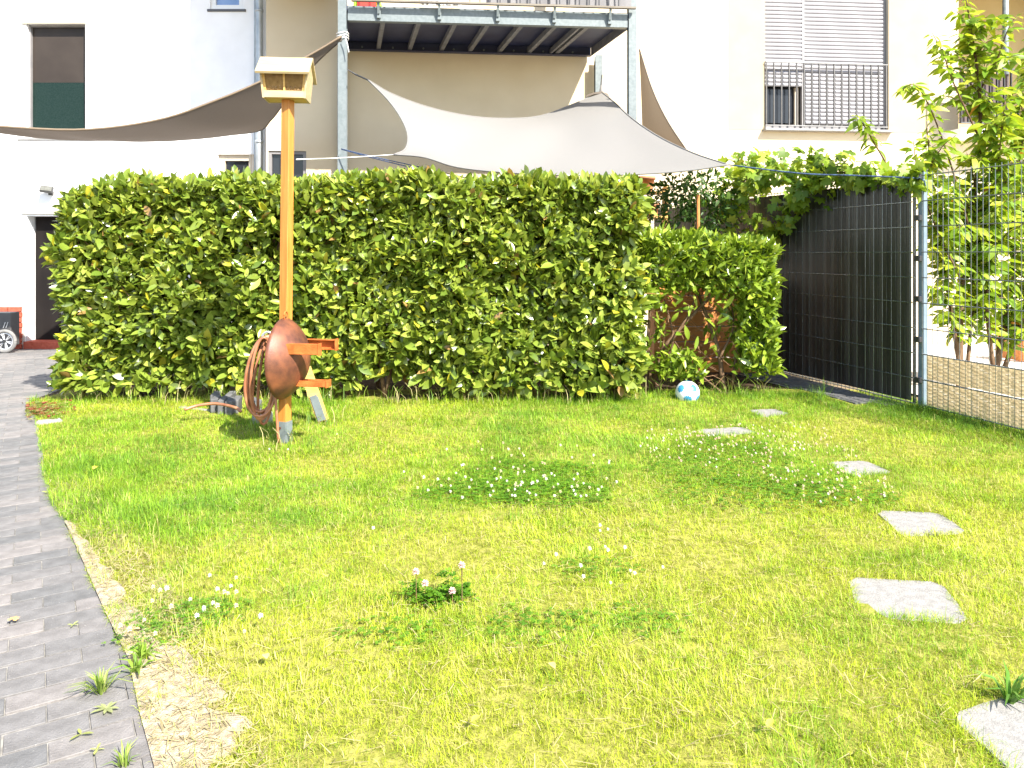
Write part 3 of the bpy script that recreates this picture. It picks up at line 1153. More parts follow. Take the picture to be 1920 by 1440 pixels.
# ropes
rp_ = curve_pts([at(738, 290, YD), at(640, 296, 6.6), at(556, 299, 4.95)], 14)
o = MB().tube(rp_, .0045, 6).build('rope', M['cord'], smooth=True)
tag(o, 'thin white rope from the light sail to the feeder post', 'rope')
b = MB()
for dz in (0, 5):
    b.tube(curve_pts([at(640, 279 + dz * .2, 9.4), at(700, 294 + dz * .5, 9.1), at(800, 316 + dz, 8.6), at(900, 340 + dz, 8.2)], 16), .006, 5)
tag(b.build('rope', M['blue_cord'], smooth=True), 'dark blue doubled rope hanging from the left balcony post', 'rope')
b = MB()
b.tube(curve_pts([at(1366, 309, YC), at(1500, 325, 6.75), at(1600, 329, 6.4), at(1722, 334, 6.02)], 16), .007, 6)
b.tube(curve_pts([at(1722, 332, 6.02), at(1733, 340, 6.0), at(1736, 352, 6.0)], 6), .005, 5)
tag(b.build('rope', M['blue_cord'], smooth=True), 'dark rope tying the light sail to the fence post', 'rope')

# floodlight on the left wall
Yf = LW
t = thing('floodlight', 'small grey floodlight on the white wall above the hedge end', 'lamp', (lx(95), LW - .1, zc(356, LW)))
q_ = Vector(t.location)
rot = Matrix.Rotation(R(-28), 3, 'X') @ Matrix.Rotation(R(14), 3, 'Z')
MB().cbox(q_, (.17, .05, .10), .008, rot).build('housing', M['lamp_grey'], t)
MB().cbox(q_ + rot @ Vector((0, -.028, 0)), (.145, .008, .078), .002, rot).build('lens', M['lamp_glass'], t)
m2 = MB()
m2.cbox(q_ + Vector((.02, .075, -.05)), (.06, .05, .06), .006)
m2.bar(q_ + Vector((.02, .08, -.06)), q_ + Vector((.02, .02, -.01)), .05, .015)
m2.build('bracket', M['lamp_grey'], t)

# ------------------------------------------------------------------ bird feeder on its post
PX, PY = (534 - 960) / F * 4.96, 4.96
fd = thing('bird_feeder', 'pale pine bird feeder house on a tall orange wooden post', 'bird feeder', (PX, PY, 0))
prot = Matrix.Rotation(R(-19.7), 3, 'Z')
PTOP = zc(186, 4.93)
for (z0, z1, nm, mt, s) in ((.13, PTOP, 'post', 'post_wood', .060),):
    m2 = MB()
    xt = (540 - 534) / F * 4.96
    m2.cbox((PX, PY, (z0 + z1) / 2), (s, s, z1 - z0), .003, prot)
    m2.v = [(x + xt * max(0, (z - .13) / (z1 - .13)), y, z) for x, y, z in m2.v]
    m2.build(nm, M[mt], fd)
shoe = MB()
for sx in (-1, 1):
    shoe.box(Vector((PX, PY, .06)) + prot @ Vector((sx * .033, 0, 0)), (.005, .062, .16), prot)
for sy in (-1, 1):
    shoe.box(Vector((PX, PY, .06)) + prot @ Vector((0, sy * .033, 0)), (.061, .005, .16), prot)
sh = shoe.build('post_shoe', M['galv'], fd)
MB().tube([Vector((PX, PY, .10)) + prot @ Vector((-.01, -.034, 0)), Vector((PX, PY, .10)) + prot @ Vector((-.01, -.041, 0))], .008, 8).build('bolt', M['rust'], sh)
frot = Matrix.Rotation(R(5.5), 3, 'Z')
FC = Vector((PX + (538 - 534) / F * 4.96 + .0, PY, PTOP))


def fp(x, y, z):
    return FC + frot @ Vector((x, y, z))


# roof boards
for s in (-1, 1):
    m2 = MB()
    m2.prism([fp(-.165, s * .002 * 0, .262), fp(.165, 0, .262), fp(.165, s * .155, .135), fp(-.165, s * .155, .135)], frot @ Vector((0, s * .008, .012)))
    m2.build('roof_board', M['pine'], fd)
m2 = MB()                                       # tray
m2.cbox(fp(0, 0, .008), (.25, .17, .016), .002, frot)
m2.build('tray_floor', M['pine_gold'], fd)
for s in (-1, 1):
    m2 = MB()
    m2.cbox(fp(0, s * .088, .02), (.262, .013, .045), .002, frot)
    m2.build('tray_lip', M['pine'], fd)
    m2 = MB()                                   # gable end
    pts = [fp(s * .122, -.094, -.004), fp(s * .122, .094, -.004), fp(s * .136, .112, .158), fp(s * .136, 0, .252), fp(s * .136, -.112, .158)]
    m2.prism(pts, frot @ Vector((s * .012, 0, 0)))
    m2.build('gable_end', M['pine'], fd)
    m2 = MB()                                   # glazed front
    m2.prism([fp(-.118, s * .078, .044), fp(.118, s * .078, .044), fp(.130, s * .098, .16), fp(-.130, s * .098, .16)], frot @ Vector((0, -s * .004, 0)))
    g_ = m2.build('pane', M['seed_glass'], fd)
    m2 = MB()
    m2.bar(fp(0, s * .084, .044), fp(0, s * .103, .16), .012, .008, up=(0, 1, 0))
    m2.bar(fp(-.118, s * .083, .044), fp(-.130, s * .104, .165), .014, .008, up=(0, 1, 0))
    m2.bar(fp(.118, s * .083, .044), fp(.130, s * .104, .165), .014, .008, up=(0, 1, 0))
    m2.bar(fp(-.12, s * .103, .157), fp(.12, s * .103, .157), .008, .014)
    m2.build('glazing_bar', M['pine_gold'], g_)
m2 = MB()
for k in range(160):
    x, y = random.uniform(-.11, .11), random.choice((-1, 1)) * random.uniform(.080, .083)
    m2.cbox(fp(x, y, .05 + abs(random.gauss(0, .018))), (.009, .006, .006), .002, frot @ Matrix.Rotation(random.random() * 3, 3, 'Y'))
m2.build('seed', M['seed'], fd, kind='stuff')

# ------------------------------------------------------------------ rusty fire bowl hung on the post
AX = Vector((.985, -.17, 0)).normalized()
TA = Vector((-.17, -.985, 0)).normalized()       # along the rim, towards the yard
UP = Vector((0, 0, 1))
BC = at(533, 672, 4.88)
bowl = thing('fire_bowl', 'rusty steel fire bowl with three stub legs hanging on the feeder post', 'fire bowl', BC)
RB, DB = .258, .150
RS = (RB * RB + DB * DB) / (2 * DB)
vs, fs = [], []
NR, NS = 14, 48
for side, rs in ((0, RS), (1, RS - .006)):
    amax = math.asin(RB / RS)
    for i in range(NR + 1):
        a_ = amax * i / NR
        for k in range(NS):
            t = 2 * math.pi * k / NS
            rr, hh = rs * math.sin(a_), rs * math.cos(a_) - (RS - DB)
            vs.append(BC + AX * hh + (TA * math.cos(t) + UP * math.sin(t)) * rr)
    o_ = side * (NR + 1) * NS
    for i in range(NR):
        for k in range(NS):
            q_ = (o_ + i * NS + k, o_ + i * NS + (k + 1) % NS, o_ + (i + 1) * NS + (k + 1) % NS, o_ + (i + 1) * NS + k)
            fs.append(q_ if side == 0 else q_[::-1])
o1, o2 = NR * NS, (2 * NR + 1) * NS
for k in range(NS):
    fs.append((o1 + k, o1 + (k + 1) % NS, o2 + (k + 1) % NS, o2 + k))
MB().add(vs, fs).build('dish', M['rust'], bowl, smooth=True)
for ang in (28, 152, 270):
    t = R(ang)
    d = TA * math.cos(t) + UP * math.sin(t)
    s_ = TA * -math.sin(t) + UP * math.cos(t)
    rr = .168
    h0 = math.sqrt(RS * RS - rr * rr) - (RS - DB)
    c0 = BC + d * rr + AX * (h0 - .03)
    L_ = .225
    if ang == 270:
        s_, d = TA, UP * -1
    else:
        s_, d = UP * -1, TA * (1 if math.cos(t) > 0 else -1)
    # U channel: web on the outer face, two flanges folded inwards
    m2 = MB()
    hw, fl = .030, .036
    sd = s_
    m2.bar(c0, c0 + AX * L_, .005, 2 * hw, up=sd)
    for q in (-1, 1):
        m2.bar(c0 + sd * q * hw - d * fl / 2, c0 + sd * q * hw - d * fl / 2 + AX * L_, fl, .005, up=sd)
    lg = m2.build('leg', M['rust_leg'], bowl)
    m2 = MB()
    m2.prism([c0 + AX * L_ + sd * hw * 1.25 + d * .006, c0 + AX * L_ - sd * hw * 1.25 + d * .006, c0 + AX * L_ - sd * hw * 1.25 - d * fl * 1.1, c0 + AX * L_ + sd * hw * 1.25 - d * fl * 1.1], AX * .006)
    m2.build('foot_plate', M['rust_leg'], lg)
m2 = MB()
c_ = BC + UP * (RB + .012) + AX * .01
m2.tube([c_ + TA * math.cos(a_) * .026 + UP * math.sin(a_) * .028 for a_ in np.linspace(0, 2 * math.pi, 17)], .005, 6)
m2.build('hanging_ring', M['rust_leg'], bowl, smooth=True)

# ------------------------------------------------------------------ hose coil, stake, blocks
HC = at(508, 640, 4.90)
path_h = []
loops = [(.066, .40, -.02), (.052, .43, .0), (.060, .36, .03), (.034, .45, .05), (.045, .40, -.05), (.026, .47, .07)]
nn = 26
for li, (w, hgt, dy) in enumerate(loops):
    nx = loops[(li + 1) % len(loops)] if li + 1 < len(loops) else (w, hgt, dy)
    for k in range(nn):
        f_ = k / nn
        t = 2 * math.pi * f_ + math.pi / 2
        w_, h_, y_ = (w * (1 - f_) + nx[0] * f_), (hgt * (1 - f_) + nx[1] * f_), (dy * (1 - f_) + nx[2] * f_)
        z_ = h_ / 2 * math.sin(t) - h_ / 2
        sw = 1 + .45 * (1 - (math.sin(t) + 1) / 2)
        path_h.append(HC + Vector((-.030 + w_ * 1.25 * math.cos(t) * sw - .04 * (1 - (math.sin(t) + 1) / 2), y_ + .03 * math.cos(t), z_ * 1.22 + .03)))
path_h.append(HC + Vector((.0, .06, -.12)))
for k, (dx, z) in enumerate(((.02, .42), (.035, .22), (.045, .06), (.05, .012))):
    p = HC + Vector((dx, .0, 0))
    path_h.append(Vector((p.x, p.y, z)))
hose = MB().tube(path_h, .0095, 8).build('garden_hose', M['hose'], smooth=True)
tag(hose, 'brown garden hose hanging in loops on the feeder post', 'hose')
hp = MB().tube(curve_pts([gp(346, 768, .10), gp(372, 760, .12), gp(405, 757, .13), gp(440, 764, .125), gp(452, 772, .10)], 24), .011, 8).build('garden_hose', M['hose'], smooth=True)
tag(hp, 'short arched piece of orange hose lying on the grey blocks', 'hose')
m2 = MB()
hk = at(502, 634, 4.93)
m2.tube([hk + Vector((math.cos(a_) * .035, 0, math.sin(a_) * .04)) for a_ in np.linspace(0, math.pi, 10)] + [hk + Vector((-.035, .02, -.05))], .008, 6)
m2.bar(hk + Vector((.03, 0, 0)), Vector((PX, PY, hk.z)), .02, .03)
tag(m2.build('hose_hook', M['zinc'], smooth=False), 'grey metal hook behind the rusty bowl carrying the hose', 'hook')

# leaning stake with a metal shoe behind the post
Ys = 5.55
stk = thing('wooden_stake', 'leaning wooden stake in a metal shoe behind the rusty bowl', 'stake', (at(603, 780, Ys).x, Ys, 0))
m2 = MB()
m2.bar(at(606, 789, Ys), at(572, 690, Ys), .075, .045, up=(0, -1, 0))
m2.build('board', M['pine_gold'], stk)
m2 = MB()
m2.bar(at(612, 789, Ys - .0) + Vector((.004, 0, 0)), at(596, 742, Ys) + Vector((.004, 0, 0)), .006, .052, up=(0, -1, 0))
m2.bar(at(603, 789, Ys - .028), at(587, 742, Ys - .028), .05, .005, up=(0, -1, 0))
m2.build('metal_shoe', M['galv'], stk)

blk = [(405, 776, 0, 5.95, 12), (418, 777, 0, 5.90, 12), (431, 777, 0, 5.86, 14), (444, 778, 0, 5.92, 10), (476, 783, 0, 5.90, 40), (404, 772, 1, 6.12, 12), (432, 772, 1, 6.12, 8)]
lbls = ['grey concrete block at the left end of the low block row', 'second grey block from the left in the low row', 'third grey block from the left in the low row', 'grey block nearest the hose loops in the low row', 'turned grey block lying behind the hose loops', 'rear grey block beside the pale edging stone', 'rear grey block under the arched hose piece']
for (x, y, lay, Yb, an), lb in zip(blk, lbls):
    m2 = MB()
    p = Vector(((x - 960) / F * Yb, Yb, .055))
    rot = Matrix.Rotation(R(an), 3, 'Z')
    m2.cbox(p, (.052, .19, .11), .006, rot)
    o = m2.build('concrete_block', M['block'])
    tag(o, lb, 'block', 'grey concrete blocks stacked by the hedge')
m2 = MB()
m2.cbox(at(374, 777, 6.0) + Vector((0, 0, -.0)), (.05, .42, .09), .006, Matrix.Rotation(R(63), 3, 'Z'))
tag(m2.build('edging_stone', M['edging']), 'long pale edging stone in the grass left of the grey blocks', 'stone')
m2 = MB()
m2.cbox(gp(492, 783, .03), (.14, .10, .08), .008, Matrix.Rotation(R(20), 3, 'Z'))
tag(m2.build('edging_stone', M['edging']), 'small white stone between the hose loops and the post', 'stone')

# football
FBc = at(1289, 735, 6.42)
import bmesh
bm = bmesh.new()
bmesh.ops.create_icosphere(bm, subdivisions=4, radius=.100)
phi = (1 + 5 ** .5) / 2
ico = [Vector(v).normalized() for v in [(0, s, t * phi) for s in (-1, 1) for t in (-1, 1)] + [(s, t * phi, 0) for s in (-1, 1) for t in (-1, 1)] + [(t * phi, 0, s) for s in (-1, 1) for t in (-1, 1)]]
brot = Matrix.Rotation(.5, 3, 'X') @ Matrix.Rotation(.35, 3, 'Z') @ Matrix.Rotation(.2, 3, 'Y')
ico = [brot @ v for v in ico]
for f in bm.faces:
    c_ = f.calc_center_median().normalized()
    f.material_index = 1 if max(c_.dot(v) for v in ico) > .945 else 0
    f.smooth = True
me = bpy.data.meshes.new('football')
bm.to_mesh(me)
bm.free()
me.materials.append(M['ball_white'])
me.materials.append(M['ball_blue'])
fb = bpy.data.objects.new('football', me)
C.objects.link(fb)
fb.location = (FBc.x, FBc.y, .056)
tag(fb, 'white football with blue patches at the foot of the hedge', 'ball')

# ------------------------------------------------------------------ stepping stones
ss = [([(1400, 769), (1452, 767), (1482, 776), (1432, 783)], 'farthest stepping stone, half shaded, beside the paved strip'),
      ([(1303, 806), (1390, 801), (1422, 812), (1330, 819)], 'wide stepping stone just behind the faded clover patch'),
      ([(1550, 867), (1622, 864), (1678, 888), (1592, 893)], 'stepping stone to the right of the faded clover patch'),
      ([(1640, 958), (1762, 962), (1815, 1000), (1690, 1006)], 'mid-sized stepping stone between the clover patch and the big slab'),
      ([(1585, 1083), (1765, 1092), (1825, 1172), (1610, 1158)], 'large fully exposed stepping stone in the yellow-green grass'),
      ([(1775, 1340), (1905, 1300), (2075, 1400), (1950, 1500)], 'nearest stepping stone cut off by the picture edge')]
SLABS = []
for pts, lb in ss:
    g = [gp(*p) for p in pts]
    c_ = sum(g, Vector((0, 0, 0))) / 4
    ring = []
    for k in range(4):
        a_, b_ = g[k], g[(k + 1) % 4]
        for t in (.12, .5, .88):
            ring.append(a_.lerp(b_, t) + Vector((random.uniform(-.004, .004), random.uniform(-.004, .004), 0)))
    m2 = MB()
    top = [(p.x, p.y, .003) for p in [c_.lerp(r_, .985) for r_ in ring]]
    edge = [(p.x, p.y, -.002) for p in ring]
    bot = [(p.x, p.y, -.05) for p in ring]
    nN = len(ring)
    m2.add(top + edge + bot, [tuple(range(nN))] + [(k + nN, (k + 1) % nN + nN, (k + 1) % nN, k) for k in range(nN)] + [(k + 2 * nN, (k + 1) % nN + 2 * nN, (k + 1) % nN + nN, k + nN) for k in range(nN)])
    o = m2.build('stepping_stone', M['slab'])
    tag(o, lb, 'paving slab', 'stepping stones across the lawn')
    SLABS.append([(p.x, p.y) for p in g])

# ------------------------------------------------------------------ fence
fnc = thing('mesh_fence', 'dark double bar mesh fence with black privacy strips along the garden', 'fence', (3.29, 6.07, 0))


def fpt(y, z, off=0.0):
    n_ = Vector((-1, -.285, 0)).normalized()
    return Vector((float(fence_x(y)), y, z)) + n_ * off


m2 = MB()
pp = fpt(6.07, .93, -.045)
frz = Matrix.Rotation(math.atan2(1, -.285) - math.pi / 2, 3, 'Z')
m2.cbox(pp, (.04, .06, 1.87), .003, frz)
pst = m2.build('post', M['fence_post'], fnc)
MB().cbox(pp + Vector((0, 0, .94)), (.044, .064, .012), .003, frz).build('cap', M['black'], pst)
for k in range(6):
    MB().cbox(fpt(6.07, .22 + k * .32, .0), (.03, .05, .045), .004, frz).build('clip', M['black'], pst)
m2 = MB()
m2.bar(fpt(6.115, .03, -.01), fpt(6.115, 1.83, -.01), .012, .03, up=(0, 1, 0))
m2.build('cover_strip', M['black'], pst)
for (ya, yb) in ((6.10, 8.60), (8.64, 10.6), (6.03, 4.0)):
    for k in range(10):
        z = .03 + k * .2
        m2 = MB()
        for off in (-.007, .007):
            m2.tube([fpt(ya, z, off), fpt(yb, z, off)], .004, 5)
        m2.build('double_wire', M['wire'], fnc)
    n_ = int(abs(yb - ya) * 1.04 / .05)
    for k in range(n_ + 1):
        y = ya + (yb - ya) * k / n_
        if ya == 8.64 and k % 2:
            continue
        MB().tube([fpt(y, .01), fpt(y, 1.855)], .0026, 4).build('bar', M['wire'], fnc)
m2 = MB()
pp2 = fpt(8.62, .93, -.045)
m2.cbox(pp2, (.04, .06, 1.87), .003, frz)
m2.build('post', M['fence_post'], fnc)
# woven privacy strips between post and far end, standing in the mesh
k = 0
y = 6.135
while y < 10.5:
    w = .0535
    m2 = MB()
    s_ = 1 if k % 2 else -1
    zt = 1.815 - random.uniform(0, .006)
    base = .045
    segs = [base, .42, .8, 1.2, 1.6, zt]
    va = [fpt(y + .002, z, s_ * .0010 + .0005 * math.sin(z * 7 + k)) for z in segs]
    vb = [fpt(y + w, z, s_ * .0010 + .0005 * math.sin(z * 7 + k)) for z in segs]
    th = Vector((-1, -.285, 0)).normalized() * .0012
    n_ = len(segs)
    m2.add([p - th for p in va + vb] + [p + th for p in va + vb], [(i, i + 1, n_ + i + 1, n_ + i) for i in range(n_ - 1)] + [(2 * n_ + i, 3 * n_ + i, 3 * n_ + i + 1, 2 * n_ + i + 1) for i in range(n_ - 1)])
    m2.build('privacy_strip', M['strip_b' if (k % 2 == 0 and k % 6 != 4) else 'strip_a'], fnc)
    y += .0485
    k += 1
# woven willow mat low on the right panel: strips over and under the bars
for row, (z0, z1) in enumerate(((.035, .222), (.238, .425))):
    ns = 13
    for j in range(ns):
        z = z0 + (z1 - z0) * (j + .5) / ns
        m2 = MB()
        pa, pb = [], []
        K = 60
        for i in range(K):
            y = 6.0 - (2.0) * i / (K - 1)
            off = -.012 + .004 * math.sin(i * 1.35 * math.pi / 2 + (math.pi if j % 2 else 0)) * (1 if row else 1)
            hh = (z1 - z0) / ns * .53
            pa.append(fpt(y, z - hh + .002 * math.sin(i * 1.1 + j), off))
            pb.append(fpt(y, z + hh + .002 * math.sin(i * 1.1 + j), off))
        m2.grid([pa, pb])
        m2.build('woven_strip', M['willow'], fnc)
    for i in range(20):
        y = 6.0 - 2.0 * i / 19
        MB().tube([fpt(y, z0, -.021), fpt(y, z1, -.021)], .004, 4).build('stake', M['willow_dark'], fnc)

# ------------------------------------------------------------------ leaves
def leaf_tpl(L=1.0, W=.38, fold=.10, curl=.12, shape='oval', ny=5):
    """Leaf blade along +y, midrib folded, tip bent down; verts (n,3), quads."""
    V, Fq = [], []
    for i in range(ny + 1):
        t = i / ny
        if shape == 'oval':
            w = math.sin(math.pi * min(1, t * .97 + .03)) ** .75
        elif shape == 'drop':
            w = (math.sin(math.pi * t ** .78)) ** .9 if 0 < t < 1 else 0
        else:
            w = math.sin(math.pi * t) ** 1.1
        w = max(w, .03) * W / 2 * L
        z = -curl * L * t * t
        V += [(-w, t * L, z + fold * w * 2), (0, t * L, z), (w, t * L, z + fold * w * 2)]
    for i in range(ny):
        a = i * 3
        Fq += [(a, a + 1, a + 4, a + 3), (a + 1, a + 2, a + 5, a + 4)]
    return np.array(V, dtype=np.float32), np.array(Fq, dtype=np.int32)


def palm_tpl():
    """Five-lobed vine leaf, slightly cupped."""
    pts = []
    for a_, r_ in ((-150, .30), (-120, .62), (-98, .60), (-75, .74), (-60, .55), (-40, .98), (-22, .68), (0, 1.08), (22, .68), (40, .98), (60, .55), (75, .74), (98, .60), (120, .62), (150, .30)):
        a = R(a_)
        pts.append((math.sin(a) * r_ * .55, .3 + math.cos(a) * r_ * .55, -.10 * r_ * r_ + .03 * math.sin(a_ * .15)))
    V = [(0, .3, .03)] + pts
    Fq = [(0, k, k + 1, k + 1) for k in range(1, len(pts))]
    V = np.array(V, dtype=np.float32)
    F3 = np.array([(0, k + 1, k) for k in range(1, len(pts))], dtype=np.int32)
    return V, F3


def frames(axis, normal):
    a = axis / np.linalg.norm(axis, axis=1, keepdims=True)
    x = np.cross(a, normal)
    x /= np.linalg.norm(x, axis=1, keepdims=True) + 1e-9
    n = np.cross(x, a)
    return x, a, n


def scatter(tpls, pos, axis, normal, scale, col):
    """All leaves as arrays."""
    x, a, n = frames(axis, normal)
    VV, FF, CC = [], [], []
    off = 0
    pick = RNG.integers(0, len(tpls), len(pos))
    for k, (V, Fq) in enumerate(tpls):
        s = np.where(pick == k)[0]
        if not len(s):
            continue
        P = pos[s][:, None, :] + scale[s][:, None, None] * (V[None, :, 0:1] * x[s][:, None, :] + V[None, :, 1:2] * a[s][:, None, :] + V[None, :, 2:3] * n[s][:, None, :])
        nv = len(V)
        VV.append(P.reshape(-1, 3))
        FF.append((Fq[None] + (np.arange(len(s)) * nv)[:, None, None] + off).reshape(-1, Fq.shape[1]))
        CC.append(np.repeat(col[s], nv, axis=0))
        off += nv * len(s)
    return np.concatenate(VV), np.concatenate(FF), np.concatenate(CC)


def single_leaves(name, tpls, pos, axis, normal, scale, col, mat, parent, nshade=5):
    """One object per leaf, sharing a few meshes (templates x shades)."""
    x, a, n = frames(axis, normal)
    order = np.argsort(col[:, 0])
    groups = np.array_split(order, nshade)
    meshes = []
    for g in groups:
        c_ = col[g].mean(axis=0)
        row = []
        for (V, Fq) in tpls:
            me = bpy.data.meshes.new(name)
            me.from_pydata(V.tolist(), [], Fq.tolist())
            at_ = me.color_attributes.new('tint', 'FLOAT_COLOR', 'POINT')
            at_.data.foreach_set('color', np.tile([*c_, 1.0], len(V)).astype(np.float32))
            me.polygons.foreach_set('use_smooth', [True] * len(me.polygons))
            me.materials.append(mat)
            me.update()
            row.append(me)
        meshes.append(row)
    off = parent_loc(parent)
    for gi, g in enumerate(groups):
        for i in g:
            o = bpy.data.objects.new(name, meshes[gi][random.randrange(len(tpls))])
            C.objects.link(o)
            o.parent = parent
            s = float(scale[i])
            m4 = Matrix([[*(float(v) for v in (x[i][r_] * s, a[i][r_] * s, n[i][r_] * s)), float(pos[i][r_]) - off[r_]] for r_ in range(3)] + [[0, 0, 0, 1]])
            o.matrix_local = m4


def unit(v):
    return v / (np.linalg.norm(v, axis=1, keepdims=True) + 1e-9)


def pick_colors(n, cols, w, var=.18):
    k = RNG.choice(len(cols), n, p=np.array(w) / sum(w))
    c = np.array(cols)[k]
    c = c * (1 + RNG.normal(0, var, (n, 1)))
    return np.clip(c, .01, .9)


def hedge_leaves(n, x0, x1, y0, y1, z0, z1, rfun, holes=None, dents=(), wsurf=(.52, .22, .14, .06, .06), rough=.05):
    """Points and outward normals through the shell of a clipped hedge with rounded edges."""
    face = RNG.choice(5, n, p=np.array(wsurf) / sum(wsurf))
    u, v = RNG.random(n), RNG.random(n)
    P = np.zeros((n, 3))
    P[:, 0] = x0 + (x1 - x0) * u
    P[:, 2] = z0 + (z1 - z0) * v
    P[:, 1] = y0
    t = face == 1
    P[t, 2] = z1
    P[t, 1] = y0 + (y1 - y0) * v[t]
    l = face == 2
    P[l, 0] = x0
    P[l, 1] = y0 + (y1 - y0) * u[l]
    r = face == 3
    P[r, 0] = x1
    P[r, 1] = y0 + (y1 - y0) * u[r]
    bk = face == 4
    P[bk, 1] = y1
    rad = rfun(P[:, 0], P[:, 2])
    q = P.copy()
    q[:, 0] = np.clip(q[:, 0], x0 + rad, x1 - np.minimum(rad, .12))
    q[:, 1] = np.clip(q[:, 1], y0 + np.minimum(rad, .3), y1 - np.minimum(rad, .3))
    q[:, 2] = np.minimum(q[:, 2], z1 - rad)
    d = P - q
    dn = unit(d)
    lim = np.where(np.abs(dn[:, 1]) > .8, np.minimum(rad, .3), rad)
    lim = np.minimum(np.linalg.norm(d, axis=1), rad)
    P = q + dn * lim[:, None]
    depth = RNG.exponential(.055, n)
    deep = RNG.random(n) < .3
    depth[deep] += RNG.random(deep.sum()) * .30
    bump = (vnoise(P[:, 0] + P[:, 1] * .7, P[:, 2], 3.2, 5) - .5) * .22 + (vnoise(P[:, 0] + P[:, 1] * .7, P[:, 2], 9, 6) - .5) * rough * 2
    for (cx, cz, rx, rz, amt) in dents:
        bump = bump - amt * np.exp(-((P[:, 0] - cx) / rx) ** 2 - ((P[:, 2] - cz) / rz) ** 2) * (face == 0)
    bump = np.where(face == 1, bump * .45, bump)
    P = P + dn * (bump - depth)[:, None]
    keep = np.ones(n, bool)
    if holes is not None:
        keep = holes(P, depth)
    return P[keep], dn[keep], depth[keep]


def leaf_dirs(dn, droop=.1, up=.35, rnd=.75):
    n = len(dn)
    g = RNG.normal(0, 1, (n, 3))
    axis = unit(dn * .55 + g * .62 + np.array([0, 0, up - droop]))
    nor = unit(dn * .45 + np.array([0, 0, .55]) + RNG.normal(0, 1, (n, 3)) * rnd * .62)
    return axis, nor


def stems(parent, lst, r0, mat, name='stem'):
    for (p, tops) in lst:
        for tpt in tops:
            mid_ = p.lerp(tpt, .5) + Vector((random.uniform(-.05, .05), random.uniform(-.04, .04), 0))
            MB().tube(curve_pts([p, mid_, tpt], 7), [r0, r0 * .95, r0 * .9, r0 * .8, r0 * .7, r0 * .55, r0 * .4], 6).build(name, mat, parent, smooth=True)


LAUREL = [leaf_tpl(1, .40, .16, .10), leaf_tpl(1, .47, .10, .22), leaf_tpl(1, .44, .22, -.06), leaf_tpl(1, .50, .06, .12)]
hedge = thing('laurel_hedge', 'long tall clipped laurel hedge with glossy yellow-green leaves', 'hedge', (-1.4, 6.75, 0))


def rfun_main(x, z):
    return .16 + .44 * sstep(-x, 2.7, 3.8)


def hole_main(P, depth):
    zlow = .03 + .11 * vnoise(P[:, 0], P[:, 1] * 0, 4, 9) + np.where(np.abs(P[:, 0] + .9) < .35, .12, 0) + np.where(np.abs(P[:, 0] + 2.1) < .3, .08, 0)
    return (P[:, 2] > zlow)


HX0, HX1, HY0, HY1, HZ = -3.76, 1.06, 6.32, 7.30, 1.84
dents = [(-2.45, .90, .17, .28, .12), (-2.0, .95, .10, .18, .14), (-2.35, .25, .5, .12, .10), (-.9, .2, .4, .12, .1), (-1.35, 1.2, .12, .15, .08), (.2, 1.0, .12, .2, .07), (-3.05, .9, .12, .2, .07)]
P, dn, dp = hedge_leaves(37000, HX0, HX1, HY0, HY1, .1, HZ, rfun_main, hole_main, dents, (.55, .20, .12, .07, .06))
P[:, 2] += .03 * (vnoise(P[:, 0], P[:, 0] * 0, 2.2, 14) - .5) * 2 * sstep(P[:, 2], 1.2, 1.8)
ax, nr = leaf_dirs(dn)
sz = np.clip(RNG.normal(.094, .021, len(P)), .045, .15) * np.where(dp > .12, 1.12, 1.0)
sz *= 1 + .15 * sstep(-P[:, 2], -.7, -.1)
lc = pick_colors(len(P), [(.185, .250, .034), (.265, .325, .046), (.115, .175, .023), (.34, .38, .065), (.42, .38, .03), (.30, .18, .06)], [.36, .30, .20, .10, .022, .008])
lc *= (1 - .15 * sstep(-P[:, 1] * 0 + P[:, 0], -3.6, -3.9))[:, None]
front = np.where((dp < .05) & (dn[:, 1] < -.6) & (P[:, 2] > .2))[0]
score = sz[front] * np.abs(nr[front][:, 1])
front = front[np.argsort(-score)][:300]
rest = np.setdiff1d(np.arange(len(P)), front)
single_leaves('leaf', LAUREL, P[front], ax[front], nr[front], sz[front], lc[front], M['laurel'], hedge)
# shaded leaves in the heart of the hedge
ni = 9000
Pi = np.stack([RNG.uniform(HX0 + .2, HX1 - .1, ni), RNG.uniform(HY0 + .35, HY1 - .2, ni), RNG.uniform(.32, HZ - .25, ni)], 1)
dn_i = unit(RNG.normal(0, 1, (ni, 3)) + np.array([0, -1.2, .2]))
axi, nri = leaf_dirs(dn_i)
Pr, ar, nrr = np.concatenate([P[rest], Pi]), np.concatenate([ax[rest], axi]), np.concatenate([nr[rest], nri])
sr, cr = np.concatenate([sz[rest], np.full(ni, .125)]), np.concatenate([lc[rest], lc[RNG.integers(0, len(lc), ni)]])
V_, F_, C_ = scatter(LAUREL, Pr, ar, nrr, sr, cr)
np_mesh('foliage', V_, F_, M['laurel'], hedge, C_, kind='stuff')
lst = []
for k in range(22):
    x = -3.6 + k * .215 + random.uniform(-.07, .07)
    y = random.uniform(6.45, 6.95)
    base = Vector((x, y, -.01))
    lst.append((base, [Vector((x + random.uniform(-.25, .25), y + random.uniform(-.15, .1), random.uniform(1.0, 1.6))) for _ in range(2)]))
stems(hedge, lst, .017, M['bark'])
# twigs between the leaves
sel = RNG.choice(len(P), 1500, replace=False)
m2 = MB()
for i in sel:
    p = Vector(P[i]) - Vector(dn[i]) * .03
    d = Vector(dn[i]) * .5 + Vector((random.gauss(0, .3), random.gauss(0, .2), .7))
    d.normalize()
    m2.tube([p - d * .10, p + d * .05], [.003, .0018], 3, cap=False)
m2.build('twig', M['twig'], hedge, kind='stuff')

